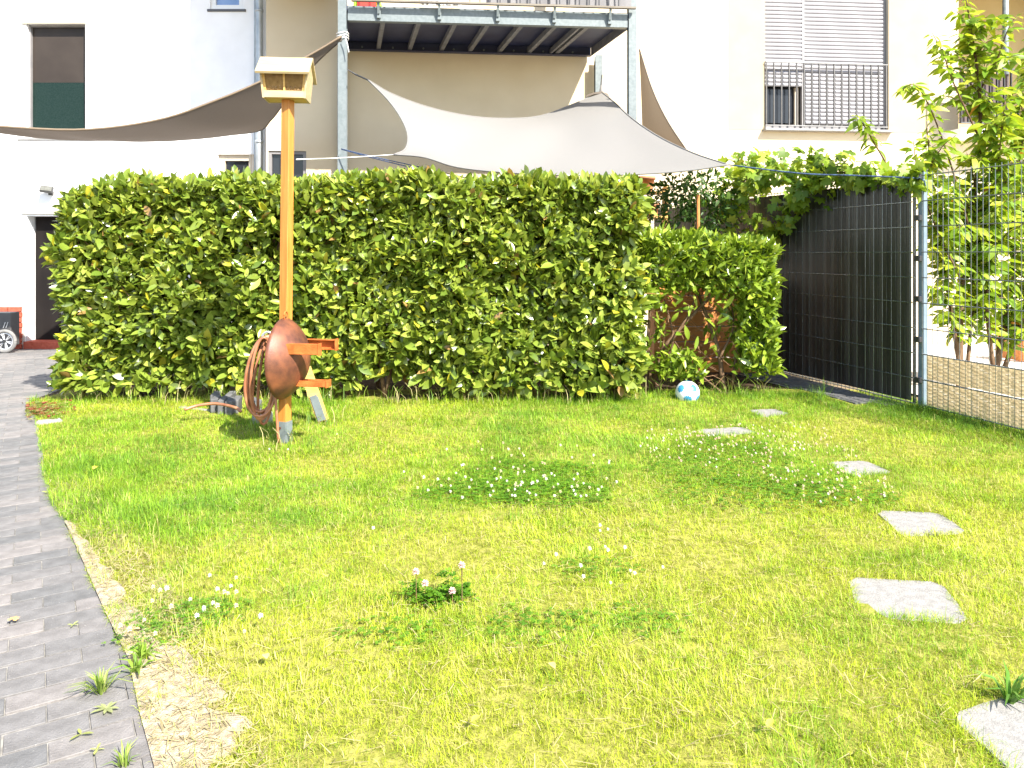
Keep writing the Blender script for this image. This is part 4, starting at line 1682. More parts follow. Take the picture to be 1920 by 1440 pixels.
# low hedge on the right, open at its foot
low = thing('low_hedge', 'lower open hedge with bright green leaves and bare stems beside the fence', 'hedge', (1.75, 6.85, 0))


def hole_low(P, depth):
    x, z = P[:, 0], P[:, 2]
    edge = .83 + .14 * (vnoise(x, z * 0, 6, 21) - .5) * 2
    ok = z > edge
    ok |= (x > 1.93 + .12 * vnoise(x * 0, z, 5, 22)) & (z > .16)
    ok |= (x < 1.16 + .06 * np.sin(z * 9)) & (z > .2)
    ok |= (np.hypot((x - 1.45) / .20, (z - .20) / .15) < 1)
    ok |= (RNG.random(len(x)) < .08) & (z > .35)
    return ok


P, dn, dp = hedge_leaves(9000, 1.02, 2.30, 6.58, 7.30, .12, 1.33, lambda x, z: np.full(len(x), .06), hole_low, [(1.4, .9, .2, .12, .1)], (.52, .26, .03, .14, .05), .07)
ax, nr = leaf_dirs(dn, up=.7, rnd=.6)
sz = np.clip(RNG.normal(.098, .02, len(P)), .05, .15)
lc = pick_colors(len(P), [(.185, .270, .026), (.25, .335, .034), (.12, .195, .018), (.30, .36, .05), (.42, .36, .05)], [.36, .32, .2, .10, .01])
LONG = [leaf_tpl(1, .30, .15, .12, 'oval'), leaf_tpl(1, .34, .10, .25, 'oval'), leaf_tpl(1, .30, .2, -.05, 'oval')]
front = np.where((dp < .12) & (P[:, 1] < 6.9))[0]
front = front[np.argsort(-sz[front] * np.abs(nr[front][:, 1]))][:300]
rest = np.setdiff1d(np.arange(len(P)), front)
single_leaves('leaf', LONG, P[front], ax[front], nr[front], sz[front], lc[front], M['laurel'], low)
V_, F_, C_ = scatter(LONG, P[rest], ax[rest], nr[rest], sz[rest], lc[rest])
np_mesh('foliage', V_, F_, M['laurel'], low, C_, kind='stuff')
Yl = 6.8
for pts, r_ in (([(1222, 735), (1240, 660), (1290, 600), (1340, 545), (1380, 480)], .022), ([(1357, 730), (1345, 650), (1318, 575), (1290, 500)], .024), ([(1222, 735), (1215, 640), (1222, 560), (1232, 480)], .018), ([(1372, 728), (1385, 640), (1400, 560), (1410, 480)], .017), ([(1260, 640), (1300, 570), (1310, 500)], .011), ([(1230, 700), (1262, 640), (1245, 560)], .012), ([(1350, 670), (1375, 610), (1365, 540)], .012), ([(1352, 735), (1300, 690), (1265, 640)], .010)):
    MB().tube(curve_pts([at(x, y, Yl + random.uniform(-.06, .1)) for x, y in pts], 12), [r_ * (1 - .05 * i) for i in range(12)], 7).build('stem', M['bark'], low, smooth=True)
m2 = MB()
for k in range(170):
    p = at(random.uniform(1205, 1420), random.uniform(520, 720), Yl + random.uniform(-.15, .2))
    d = Vector((random.gauss(0, .6), random.gauss(0, .3), random.gauss(.2, .6))).normalized()
    m2.tube([p, p + d * random.uniform(.06, .2)], [.0035, .0015], 3, cap=False)
m2.build('twig', M['twig'], low, kind='stuff')
# planked planter behind it
Yp = 7.72
pl = thing('wooden_planter', 'orange stained plank planter glimpsed behind the open low hedge', 'planter', (at(1330, 700, Yp).x, Yp, 0))
for j in range(6):
    zz = .10 + j * .155
    m2 = MB()
    m2.cbox((at(1325, 600, Yp).x + random.uniform(-.01, .01), Yp + random.uniform(-.004, .004), zz), (1.05, .03, .146), .006)
    m2.build('plank', M['planter'], pl)
for sx in (-1, 1):
    m2 = MB()
    m2.cbox((at(1325, 600, Yp).x + sx * .5, Yp + .22, .49), (.03, .40, .94), .006)
    m2.build('side_board', M['planter'], pl)
m2 = MB()
m2.box((at(1325, 600, Yp).x, Yp + .22, .86), (.96, .40, .04))
m2.build('soil', M['dark_soil'], pl)
# leafy shrub with a stake, standing in the planter
Yt = 8.0
shr = thing('leafy_shrub', 'dark green fine leaved shrub growing behind the low hedge', 'shrub', (at(1300, 500, Yt).x, Yt, .86))
n = 2300
cx, cz_ = at(1300, 385, Yt).x, zc(388, Yt)
d3 = unit(RNG.normal(0, 1, (n, 3))) * (RNG.random((n, 1)) ** .5)
P = np.stack([cx + d3[:, 0] * .52, Yt + d3[:, 1] * .34, cz_ + d3[:, 2] * .40], axis=1)
k = vnoise(P[:, 0] * 1.0, P[:, 2], 6, 31) > .30
P, d3 = P[k], d3[k]
ax = unit(d3 * .5 + RNG.normal(0, .6, (len(P), 3)) + np.array([0, 0, -.1]))
nr = unit(RNG.normal(0, .6, (len(P), 3)) + np.array([0, -.2, .8]))
sz = np.clip(RNG.normal(.06, .015, len(P)), .03, .1)
lc = pick_colors(len(P), [(.05, .11, .02), (.08, .15, .03), (.035, .08, .018)], [.4, .3, .3])
FINE = [leaf_tpl(1, .34, .1, .25, 'drop', 4), leaf_tpl(1, .42, .1, .1, 'drop', 4)]
V_, F_, C_ = scatter(FINE, P, ax, nr, sz, lc)
np_mesh('foliage', V_, F_, M['thin_leaf'], shr, C_, kind='stuff')
for pts in ([(1258, 560), (1260, 460), (1250, 380)], [(1290, 560), (1300, 450), (1310, 370)], [(1330, 560), (1340, 450), (1350, 370)]):
    MB().tube(curve_pts([at(x, y, Yt) for x, y in pts], 8), .008, 5).build('stem', M['bark'], shr, smooth=True)
o = MB().tube([at(1310, 560, Yt - .36), at(1309, 365, Yt - .36)], .016, 8).build('garden_stake', M['planter'])
tag(o, 'orange wooden stake in front of the dark shrub', 'stake')
# terracotta pots on a shelf beside the balcony post
Yk = 9.0
sh = thing('plant_shelf', 'brown wooden plant shelf beside the right balcony post', 'shelf', (at(1215, 400, Yk).x, Yk, gz(Yk)))
for py in (362, 408, 470):
    m2 = MB()
    m2.cbox((at(1216, py, Yk).x, Yk, zc(py, Yk)), (.36, .28, .025), .003)
    m2.build('shelf_board', M['pine_gold'], sh)
for sx in (-1, 1):
    m2 = MB()
    m2.cbox((at(1216, py, Yk).x + sx * .195, Yk, (zc(350, Yk) + gz(Yk)) / 2), (.025, .26, zc(350, Yk) - gz(Yk)), .003)
    m2.build('side_board', M['pine_gold'], sh)


def pot(px, py, Y, r, h, label):
    c_ = at(px, py, Y)
    t_ = thing('flower_pot', label, 'pot', c_, 'terracotta pots on the plant shelf')
    prof = [(r * .68, 0), (r * .95, h * .8), (r * 1.08, h * .8), (r * 1.08, h), (r * .95, h), (r * .9, h * .85)]
    vs, fs = [], []
    for (rr, z) in prof:
        for k in range(18):
            a_ = 2 * math.pi * k / 18
            vs.append((c_.x + math.cos(a_) * rr, c_.y + math.sin(a_) * rr, c_.z + z))
    for i in range(len(prof) - 1):
        for k in range(18):
            fs.append((i * 18 + k, i * 18 + (k + 1) % 18, (i + 1) * 18 + (k + 1) % 18, (i + 1) * 18 + k))
    MB().add(vs, fs).build('pot_wall', M['terracotta'], t_, smooth=True)
    m2 = MB()
    m2.tube([(c_.x, c_.y, c_.z + h * .84), (c_.x, c_.y, c_.z + h * .86)], r * .9, 18)
    m2.build('soil', M['dark_soil'], t_)


pot(1212, 360, Yk - .02, .10, .18, 'larger terracotta pot on the top of the plant shelf')
pot(1222, 406.4, Yk - .02, .09, .15, 'smaller terracotta pot on the middle of the plant shelf')

# ------------------------------------------------------------------ young cherry tree behind the fence
tree = thing('cherry_tree', 'young cherry tree with drooping bright leaves behind the mesh fence', 'tree', (4.25, 7.1, gz(7.1)))
CH = [leaf_tpl(1, .40, .10, .22, 'drop', 6), leaf_tpl(1, .46, .16, .10, 'drop', 6), leaf_tpl(1, .36, .05, .34, 'drop', 6)]
LP, LA, LN, LS = [], [], [], []


def shoot(pts, r0, r1, leaf_from, step, name='branch', size=.14, parent=tree, spread=1.0):
    c_ = curve_pts(pts, 18)
    MB().tube(c_, [r0 + (r1 - r0) * i / 17 for i in range(18)], 7).build(name, M['bark'], parent, smooth=True)
    L_ = sum((c_[i + 1] - c_[i]).length for i in range(17))
    n_ = int(L_ * (1 - leaf_from) / step)
    az = random.random() * 6.28
    for k in range(n_):
        t = leaf_from + (1 - leaf_from) * (k + random.random() * .5) / max(n_, 1)
        i = min(int(t * 17), 16)
        p = c_[i].lerp(c_[i + 1], t * 17 - i)
        tn = (c_[i + 1] - c_[i]).normalized()
        az += 2.4
        s_ = Vector((math.cos(az), math.sin(az), 0))
        d = (s_ * .95 * spread + tn * .2 + Vector((0, 0, random.uniform(-.95, .05)))).normalized()
        LP.append(p + d * .018)
        LA.append(d)
        LN.append(Vector((random.gauss(0, .45) + s_.x * .5, random.gauss(-.25, .45) + s_.y * .4, .75)))
        LS.append(size * random.uniform(.65, 1.2) * (1 if t < .9 else .75))
    return c_


random.seed(21)
mains = [
    ([(1800, 712), (1800, 600), (1810, 470), (1832, 330), (1838, 200), (1828, 100), (1808, -20)], 7.0, 7.2, .034),
    ([(1862, 704), (1882, 610), (1900, 480), (1908, 330), (1922, 200), (1935, 60)], 7.1, 7.5, .030),
    ([(1806, 690), (1780, 560), (1765, 450), (1748, 340), (1738, 240)], 7.0, 6.8, .022),
    ([(1866, 690), (1850, 560), (1858, 430), (1872, 300), (1885, 190)], 7.1, 6.8, .022),
    ([(1870, 690), (1930, 560), (1965, 420), (1985, 260)], 7.1, 7.3, .024),
    ([(1810, 640), (1830, 520), (1850, 400), (1868, 290)], 7.05, 7.5, .018),
]
curves = []
for pts, Ya, Yb, r_ in mains:
    q = [at(x, y, Ya + (Yb - Ya) * i / (len(pts) - 1)) for i, (x, y) in enumerate(pts)]
    q[0].z = gz(7) - .02
    curves.append(shoot(q, r_, .005, .14, .0105, 'trunk' if r_ > .025 else 'branch'))
for pts, Ya in (([(1818, 430), (1780, 300), (1745, 205), (1716, 160), (1690, 168)], 6.9), ([(1832, 250), (1790, 160), (1768, 100), (1748, 62)], 6.95), ([(1800, 520), (1752, 420), (1722, 330), (1712, 262)], 6.8), ([(1838, 170), (1870, 110), (1888, 60), (1905, 30)], 7.2)):
    shoot([at(x, y, Ya - .05 * i) for i, (x, y) in enumerate(pts)], .009, .003, .25, .017, size=.12)
for k in range(175):
    c_ = random.choice(curves)
    i = random.randint(3, 15)
    p = c_[i]
    a_ = random.random() * 6.28
    L_ = random.uniform(.18, .46)
    d = Vector((math.cos(a_) * .8, math.sin(a_) * .6, random.uniform(.1, .8))).normalized()
    e = p + d * L_
    if e.x < .545 * e.y - .05:
        continue
    shoot([p, p + d * L_ * .5 + Vector((0, 0, .03)), e + Vector((0, 0, -.02))], .006, .002, .10, .014, 'twig', size=.14)
LPn, LAn, LNn, LSn = (np.array([tuple(v) for v in q]) if q is not LS else np.array(q) for q in (LP, LA, LN, LS))
lc = pick_colors(len(LPn), [(.20, .30, .022), (.28, .36, .026), (.14, .24, .02), (.36, .40, .04), (.55, .25, .04)], [.34, .32, .18, .15, .006], .14)
o_ = np.argsort(LPn[:, 1] - LSn * 3)
vis = o_[np.abs(LPn[o_][:, 0]) < LPn[o_][:, 1] * .66][:300]
rest = np.setdiff1d(np.arange(len(LPn)), vis)
single_leaves('leaf', CH, LPn[vis], LAn[vis], LNn[vis], LSn[vis], lc[vis], M['thin_leaf'], tree)
V_, F_, C_ = scatter(CH, LPn[rest], LAn[rest], LNn[rest], LSn[rest], lc[rest])
np_mesh('foliage', V_, F_, M['thin_leaf'], tree, C_, kind='stuff')
print('cherry leaves', len(LPn))

# single shoot behind the black strips
sap = thing('cherry_sapling', 'single leafy shoot rising behind the black privacy strips', 'plant', (at(1665, 500, 6.9).x, 6.9, gz(6.9)))
LP, LA, LN, LS = [], [], [], []
q = [at(1690, 640, 6.9), at(1685, 480, 6.9), at(1668, 330, 6.9), at(1640, 270, 6.85), at(1618, 232, 6.8), at(1606, 215, 6.8)]
q[0].z = gz(6.9) - .01
shoot(q, .012, .003, .55, .028, 'stem', parent=sap)
LPn, LAn, LNn, LSn = (np.array([tuple(v) for v in q]) if q is not LS else np.array(q) for q in (LP, LA, LN, LS))
lc = pick_colors(len(LPn), [(.17, .26, .022), (.24, .32, .03)], [.5, .5], .14)
single_leaves('leaf', CH, LPn, LAn, LNn, LSn * .95, lc, M['thin_leaf'], sap, 3)

# ------------------------------------------------------------------ grapevine over the fence
vine = thing('grapevine', 'sprawling bright grapevine trailing over the top of the black fence strips', 'vine', (2.9, 7.4, 1.8))
VI = [palm_tpl()]
LPl = []


def vine_pt(px, py, off=0.0):
    x, Y = fence_pt(px, off)
    return at(px, py, Y)


main = curve_pts([vine_pt(x, y, o_) for x, y, o_ in ((1720, 338, .02), (1660, 336, .05), (1600, 326, 0), (1545, 322, -.05), (1490, 326, -.1), (1430, 318, -.1), (1385, 312, -.1))], 24)
MB().tube(main, .008, 6).build('stem', M['bark'], vine, smooth=True)
side = curve_pts([vine_pt(x, y, -.12) for x, y in ((1545, 325), (1505, 355), (1470, 400), (1440, 440), (1425, 470))], 14)
MB().tube(side, .006, 6).build('stem', M['bark'], vine, smooth=True)
side2 = curve_pts([vine_pt(x, y, -.3) for x, y in ((1430, 318), (1395, 340), (1370, 375), (1390, 420))], 14)
MB().tube(side2, .006, 6).build('stem', M['bark'], vine, smooth=True)
side3 = curve_pts([vine_pt(x, y, -.02) for x, y in ((1545, 322), (1535, 305), (1530, 285))], 8)
MB().tube(side3, .005, 5).build('stem', M['bark'], vine, smooth=True)
for k in range(760):
    u = random.random()
    if u < .55:
        c_ = main[random.randint(0, 23)]
        f_ = (c_ - main[0]).length / 2.2
        s_ = .05 + .10 * min(f_, 1)
        p = c_ + Vector((random.gauss(0, s_ * .7), random.gauss(0, s_), random.gauss(.02, s_ * .75)))
    elif u < .75:
        c_ = side[random.randint(0, 13)]
        p = c_ + Vector((random.gauss(0, .07), random.gauss(0, .09), random.gauss(0, .06)))
    elif u < .95:
        c_ = side2[random.randint(0, 13)]
        p = c_ + Vector((random.gauss(0, .10), random.gauss(0, .1), random.gauss(0, .08)))
    else:
        c_ = side3[random.randint(0, 7)]
        p = c_ + Vector((random.gauss(0, .03), random.gauss(0, .05), random.gauss(0, .04)))
    if p.z > zc(278, p.y):
        p.z = zc(278, p.y) - random.random() * .1
    LPl.append(p)
P = np.array([tuple(p) for p in LPl])
n = len(P)
ax = unit(RNG.normal(0, .5, (n, 3)) + np.array([-.25, -.35, -.45]))
nr = unit(RNG.normal(0, .45, (n, 3)) + np.array([.1, -.4, .7]))
sz = np.clip(RNG.normal(.135, .03, n), .06, .19)
lc = pick_colors(n, [(.17, .26, .022), (.25, .33, .03), (.11, .19, .018), (.36, .40, .06), (.42, .10, .03)], [.35, .33, .2, .11, .004], .12)
o_ = np.argsort(P[:, 1] - sz * 4)
vis, rest = o_[:300], o_[300:]
single_leaves('leaf', VI, P[vis], ax[vis], nr[vis], sz[vis], lc[vis], M['thin_leaf'], vine, 6)
V_, F_, C_ = scatter(VI, P[rest], ax[rest], nr[rest], sz[rest], lc[rest])
np_mesh('foliage', V_, F_, M['thin_leaf'], vine, C_, kind='stuff')

# ------------------------------------------------------------------ far left: cart by the door
ct = thing('hand_cart', 'dark grey box cart with a silver spoked wheel by the door', 'cart', (at(-25, 640, 10.6).x, 10.6, gz(10.6)))
Yc = 10.55
c_ = at(-45, 625, Yc)
m2 = MB()
m2.cbox((c_.x - .03, Yc + .12, zc(618, Yc) + .0), (.98, .2, .46), .01)
m2.build('body', M['cart'], ct)
m2 = MB()
for k in range(2):
    m2.bar(at(10 + k * 5, 604, Yc - .005), at(6 + k * 5, 615, Yc - .005), .006, .004, up=(0, -1, 0))
m2.build('emblem', M['silver'], ct)
wc = at(9, 640, Yc - .06)
wr = wc.z - gz(Yc) - .0
wh = bpy.data.objects.new('wheel', None)
C.objects.link(wh)
wh.parent = ct
wh.location = wc - Vector(ct.location)
m2 = MB()
m2.tube([wc + Vector((math.cos(a_) * wr * .86, 0, math.sin(a_) * wr * .86)) for a_ in np.linspace(0, 2 * math.pi, 33)], wr * .155, 8, cap=False)
m2.build('tyre', M['rubber'], wh, smooth=True)
m2 = MB()
m2.tube([wc + Vector((math.cos(a_) * wr * .68, 0, math.sin(a_) * wr * .68)) for a_ in np.linspace(0, 2 * math.pi, 33)], wr * .06, 6, cap=False)
m2.build('rim', M['silver'], wh, smooth=True)
for k in range(12):
    a_ = k * math.pi / 6 + (.12 if k % 2 else -.12)
    MB().tube([wc, wc + Vector((math.cos(a_) * wr * .68, -.004, math.sin(a_) * wr * .68))], .0065, 4).build('spoke', M['silver'], wh)
MB().tube([wc + Vector((0, .03, 0)), wc + Vector((0, -.03, 0))], wr * .14, 12).build('hub', M['black'], wh)
MB().cbox((wc.x, wc.y - .0, wc.z), (wr * 1.3, .004, wr * 1.3), .001, Matrix.Rotation(R(45), 3, 'Y')).build('disc', M['black'], wh)
# low white cheek wall in front of the facade, left of the door
b = MB()
y0c = LW - .62
b.prism([(lx(-160), y0c, -.2), (lx(14), y0c, -.2), (lx(14), y0c, zc(560, y0c)), (lx(-160), y0c, zc(600, y0c))], (0, .0, 0)) if False else None
# planked box put in for a half-seen van beyond the fence
bx = thing('van_standin_box', 'orange brown planked box put in for a half-seen van beyond the tree', 'planter', (at(1915, 660, 9.6).x, 9.6, gz(9.6)))
q_ = Vector(bx.location)
for j in range(3):
    MB().cbox(q_ + Vector((.1, -.25, .06 + j * .09)), (.5, .025, .085), .005).build('plank', M['planter'], bx)
    MB().cbox(q_ + Vector((.1, .25, .06 + j * .09)), (.5, .025, .085), .005).build('plank', M['planter'], bx)
for sx in (-1, 1):
    MB().cbox(q_ + Vector((.1 + sx * .26, 0, .145)), (.025, .5, .27), .005).build('side_board', M['planter'], bx)

# ------------------------------------------------------------------ grass
def in_poly(x, y, poly):
    c_ = np.zeros(len(x), bool)
    j = len(poly) - 1
    for i in range(len(poly)):
        xi, yi = poly[i]
        xj, yj = poly[j]
        cond = ((yi > y) != (yj > y)) & (x < (xj - xi) * (y - yi) / (yj - yi + 1e-12) + xi)
        c_ ^= cond
        j = i
    return c_


def grow(poly, s):
    cx = sum(p[0] for p in poly) / len(poly)
    cy = sum(p[1] for p in poly) / len(poly)
    return [(cx + (p[0] - cx) * s, cy + (p[1] - cy) * s) for p in poly]


def lawn_samples(n, y0, y1):
    y = y0 + (y1 - y0) * RNG.random(n)
    xl, xr = path_x(y) - .05, fence_x(y) + .25
    w = xr - xl
    keep = RNG.random(n) < w / 7.2
    y, xl, w = y[keep], xl[keep], w[keep]
    x = xl + w * RNG.random(len(y))
    return x, y


def hedge_edge(x):
    return np.where(x < 1.1, 6.30, 6.62) + .05 * np.sin(x * 9) + .03 * np.sin(x * 23)


def green_field(x, y):
    """0 = dry yellow, 1 = lush green."""
    g = .30 + .30 * sstep(y, 3.2, 6.0)
    g += .55 * (vnoise(x, y, 1.3, 41) - .5) + .35 * (vnoise(x, y, 4.0, 42) - .5) + .30 * (vnoise(x, y, 11.0, 43) - .5)
    for (px, py, rx, ry, a) in ((430, 965, .62, .38, .40), (250, 880, .55, .6, .15), (980, 925, .55, .38, .45), (1420, 880, .6, .55, .30), (1640, 1180, .35, .20, .35), (1690, 1050, .45, .12, .35), (330, 1165, .22, .16, .4), (1130, 1060, .22, .16, .25), (1180, 1170, .2, .12, .25)):
        p = gp(px, py)
        g = g + a * np.exp(-((x - p.x) / rx) ** 2 - ((y - p.y) / ry) ** 2)
    g -= .18 * np.exp(-((x - .0) / .9) ** 2 - ((y - 2.0) / .55) ** 2)
    g += .25 * sstep(x - fence_x(y), -.55, -.1)
    return np.clip(g, 0, 1)


bx_, by_, bs_ = [], [], []
for (y0, y1, n_, ws) in ((1.15, 2.2, 330000, .85), (2.2, 3.2, 290000, .95), (3.2, 4.5, 270000, 1.15), (4.5, 6.75, 260000, 1.45)):
    x, y = lawn_samples(n_, y0, y1)
    bx_.append(x)
    by_.append(y)
    bs_.append(np.full(len(x), ws))
x, y, ws = np.concatenate(bx_), np.concatenate(by_), np.concatenate(bs_)
dpx = x - path_x(y)
w_bare = np.interp(y, [1.2, 1.9, 2.15, 2.4, 2.7, 3.1, 3.4], [.20, .15, .12, .07, .05, .03, .0])
nz = vnoise(x, y, 7, 51)
nz2 = vnoise(x, y, 3.1, 52)
dens = np.ones(len(x))
dens *= np.where(y < 3.5, np.clip(sstep(dpx - w_bare * (.75 + .9 * (nz2 - .3)), -.03, .10) + .9 * (dpx < .07) * (nz > .40) + .20 + .45 * (nz2 > .60), 0, 1), 1)
dens *= sstep(dpx + .05 * nz, -.03, .04)
dens *= (y < hedge_edge(x) + .06)
gf = green_field(x, y)
dens *= np.clip(.30 + .75 * nz + .35 * (vnoise(x, y, 19, 53) - .4) + gf * .5, .05, 1)
for pl_ in SLABS:
    big, small = in_poly(x, y, grow(pl_, .98)), in_poly(x, y, grow(pl_, .84))
    dens = np.where(small, 0, np.where(big, dens * .60, dens))
d_f = fence_x(y) - x
dens = np.where((d_f < .44) & (d_f > .0) & (y > 6.2 + .10 * np.sin(x * 11)), 0, dens)
dens = np.where(d_f < -.02, dens * .6, dens)
k = RNG.random(len(x)) < dens
x, y, ws, gf, d_f, dpx, nz = x[k], y[k], ws[k], gf[k], d_f[k], dpx[k], nz[k]
# matted tufts of longer blades
tc = RNG.integers(0, len(x), 900)
tr = RNG.integers(14, 34, 900)
ti = np.repeat(tc, tr)
tx, ty = x[ti] + RNG.normal(0, .022, len(ti)), y[ti] + RNG.normal(0, .018, len(ti))
tall = np.concatenate([np.ones(len(x)), np.repeat(RNG.uniform(1.3, 2.2, 900), tr)])
tgf = np.clip(gf[ti] + np.repeat(RNG.normal(.05, .25, 900), tr), 0, 1)
x, y, ws, gf = np.concatenate([x, tx]), np.concatenate([y, ty]), np.concatenate([ws, ws[ti]]), np.concatenate([gf, tgf])
ok = (x > path_x(y) - .02) & (y < hedge_edge(x) + .05)
for pl_ in SLABS:
    ok &= ~in_poly(x, y, grow(pl_, .9))
x, y, ws, gf, tall = x[ok], y[ok], ws[ok], gf[ok], tall[ok]
d_f, dpx = fence_x(y) - x, x - path_x(y)
nz = vnoise(x, y, 7, 51)
# ragged tufts at the pavement edge and at the slabs and hedge foot are longer
n = len(x)
ln = np.clip(RNG.normal(.028, .010, n), .010, .07) * (.8 + .55 * gf) * tall
ln *= 1 + .9 * np.exp(-((hedge_edge(x) - y) / .14) ** 2) + .6 * np.exp(-((d_f) / .2) ** 2)
ln *= 1 + .7 * np.exp(-((dpx - .25) / .25) ** 2) * sstep(y, 3.0, 3.4) * (1 - sstep(y, 4.2, 4.8))
for pl_ in SLABS:
    near_s = in_poly(x, y, grow(pl_, 1.22))
    ln = np.where(near_s, ln * 1.3, ln)
wd = np.clip(RNG.normal(.0015, .0004, n), .0008, .0028) * ws
th = RNG.random(n) * 2 * np.pi
lean = np.clip(np.abs(RNG.normal(1.05, .5, n)), .05, 1.9)
flow = vnoise(x, y, 2.2, 61) * 4 * np.pi
th = np.where(RNG.random(n) < .28, flow + RNG.normal(0, .5, n), th)
dx, dy = np.cos(th), np.sin(th)
sx, sy = -dy, dx
z0 = -.004
b0 = np.stack([x, y, np.full(n, z0)], 1)
S = np.stack([sx, sy, np.zeros(n)], 1) * (wd / 2)[:, None]
l1, l2 = lean * .6, lean * 1.35
m1 = b0 + np.stack([dx * np.sin(l1), dy * np.sin(l1), np.cos(l1)], 1) * (ln * .55)[:, None]
tp_ = m1 + np.stack([dx * np.sin(l2), dy * np.sin(l2), np.cos(l2) * .9], 1) * (ln * .55)[:, None]
V = np.stack([b0 - S, b0 + S, m1 - S * .85, m1 + S * .85, tp_], 1).reshape(-1, 3)
V[:, 2] = np.maximum(V[:, 2], z0)
i5 = np.arange(n)[:, None] * 5
Ft = np.concatenate([i5 + np.array([[0, 1, 3]]), i5 + np.array([[0, 3, 2]]), i5 + np.array([[2, 3, 4]])], 1).reshape(-1, 3)
green = np.array([.095, .205, .018])
lush = np.array([.20, .345, .020])
yel = np.array([.365, .43, .022])
dry = np.array([.46, .40, .15])
t = np.clip(gf + RNG.normal(0, .17, n), 0, 1)
col = yel[None] * (1 - sstep(t, .15, .62))[:, None] + lush[None] * sstep(t, .15, .62)[:, None]
t2 = sstep(t, .72, 1.0)[:, None]
col = col * (1 - t2) + green[None] * t2
isdry = RNG.random(n) < np.clip(.24 - .26 * gf + .25 * np.exp(-((dpx - .2) / .2) ** 2) * (y < 3.3), 0.01, .7)
col = np.where(isdry[:, None], dry[None], col)
col *= (1 + RNG.normal(0, .24, (n, 1)))
col = np.clip(col, .01, .8)
np_mesh('grass', V, Ft, M['grass'], None, np.repeat(col, 5, axis=0), smooth=False, kind='stuff')
print('grass blades', n)
# taller seed stalks and arching blades at the foot of the hedge and by the post
xs, ys_, hs = [], [], []
for k in range(420):
    xx = random.uniform(-3.6, 2.2)
    xs.append(xx)
    ys_.append(float(hedge_edge(np.array([xx]))[0]) + random.uniform(-.10, .08))
    hs.append(random.uniform(.07, .18))
for k in range(140):
    a_, r_ = random.random() * 6.28, abs(random.gauss(0, .10))
    cx, cy = random.choice(((PX, PY), (PX - .25, PY + .35), (PX - .42, 5.85), (stk.location.x, Ys)))
    xs.append(cx + math.cos(a_) * (r_ + .03))
    ys_.append(cy + math.sin(a_) * (r_ + .03))
    hs.append(random.uniform(.06, .13))
# loose straw on the bare soil and through the near turf
ns = 5200
sy_ = RNG.uniform(1.3, 4.2, ns)
sx_ = path_x(sy_) + np.where(RNG.random(ns) < .5, RNG.random(ns) * .26, RNG.random(ns) * 3.6)
sk = np.ones(ns, bool)
for i_, pl_ in enumerate(SLABS):
    sk &= ~in_poly(sx_, sy_, grow(pl_, 1.04))
sx_, sy_ = sx_[sk], sy_[sk]
ns = len(sx_)
sa = RNG.random(ns) * 6.283
sl = RNG.uniform(.008, .030, ns)
sd = np.stack([np.cos(sa), np.sin(sa), RNG.normal(0, .18, ns)], 1) * sl[:, None]
sn = np.stack([-np.sin(sa), np.cos(sa), np.zeros(ns)], 1) * .0011
sb_ = np.stack([sx_, sy_, RNG.uniform(.010, .020, ns)], 1)
V = np.stack([sb_ - sd - sn, sb_ - sd + sn, sb_ + sd + sn, sb_ + sd - sn], 1).reshape(-1, 3)
cs = np.array([.50, .42, .22]) * RNG.uniform(.45, 1.15, (ns, 1))
np_mesh('straw', V, np.arange(ns * 4).reshape(-1, 4), M['grass'], None, np.repeat(cs, 4, axis=0), smooth=False, kind='stuff')
m2 = MB()
cols = []
for xx, yy, hh in zip(xs, ys_, hs):
    a_ = random.random() * 6.28
    d = Vector((math.cos(a_), math.sin(a_), 0))
    s_ = Vector((-d.y, d.x, 0)) * .0024
    p0 = Vector((xx, yy, 0))
    p1 = p0 + d * hh * .2 + Vector((0, 0, hh * .65))
    p2 = p0 + d * hh * .62 + Vector((0, 0, hh * .92))
    p3 = p0 + d * hh * 1.05 + Vector((0, 0, hh * .8))
    m2.add([p0 - s_, p0 + s_, p1 - s_, p1 + s_, p2 - s_ * .7, p2 + s_ * .7, p3], [(0, 1, 3, 2), (2, 3, 5, 4), (4, 5, 6, 6)][:2])
    c_ = random.choice(((.10, .19, .02), (.18, .26, .03), (.36, .32, .14)))
    cols += [c_] * 7
np_mesh('tall_grass', [tuple(v) for v in m2.v], [list(f) for f in m2.f], M['grass'], None, np.array(cols), kind='stuff')

# ------------------------------------------------------------------ clover
def trefoil(cx, cy, cz, r_, rot_, tilt):
    vs, fs = [], []
    for k in range(3):
        a_ = rot_ + k * 2.094
        c_ = Vector((math.cos(a_), math.sin(a_), 0))
        s_ = Vector((-c_.y, c_.x, 0))
        o_ = Vector((cx, cy, cz))
        b_ = len(vs)
        vs += [o_, o_ + (c_ * .55 - s_ * .48) * r_ + Vector((0, 0, tilt * r_)), o_ + c_ * 1.0 * r_ + Vector((0, 0, tilt * .6 * r_)), o_ + (c_ * .55 + s_ * .48) * r_ + Vector((0, 0, tilt * r_))]
        fs += [(b_, b_ + 1, b_ + 2, b_ + 3)]
    return vs, fs


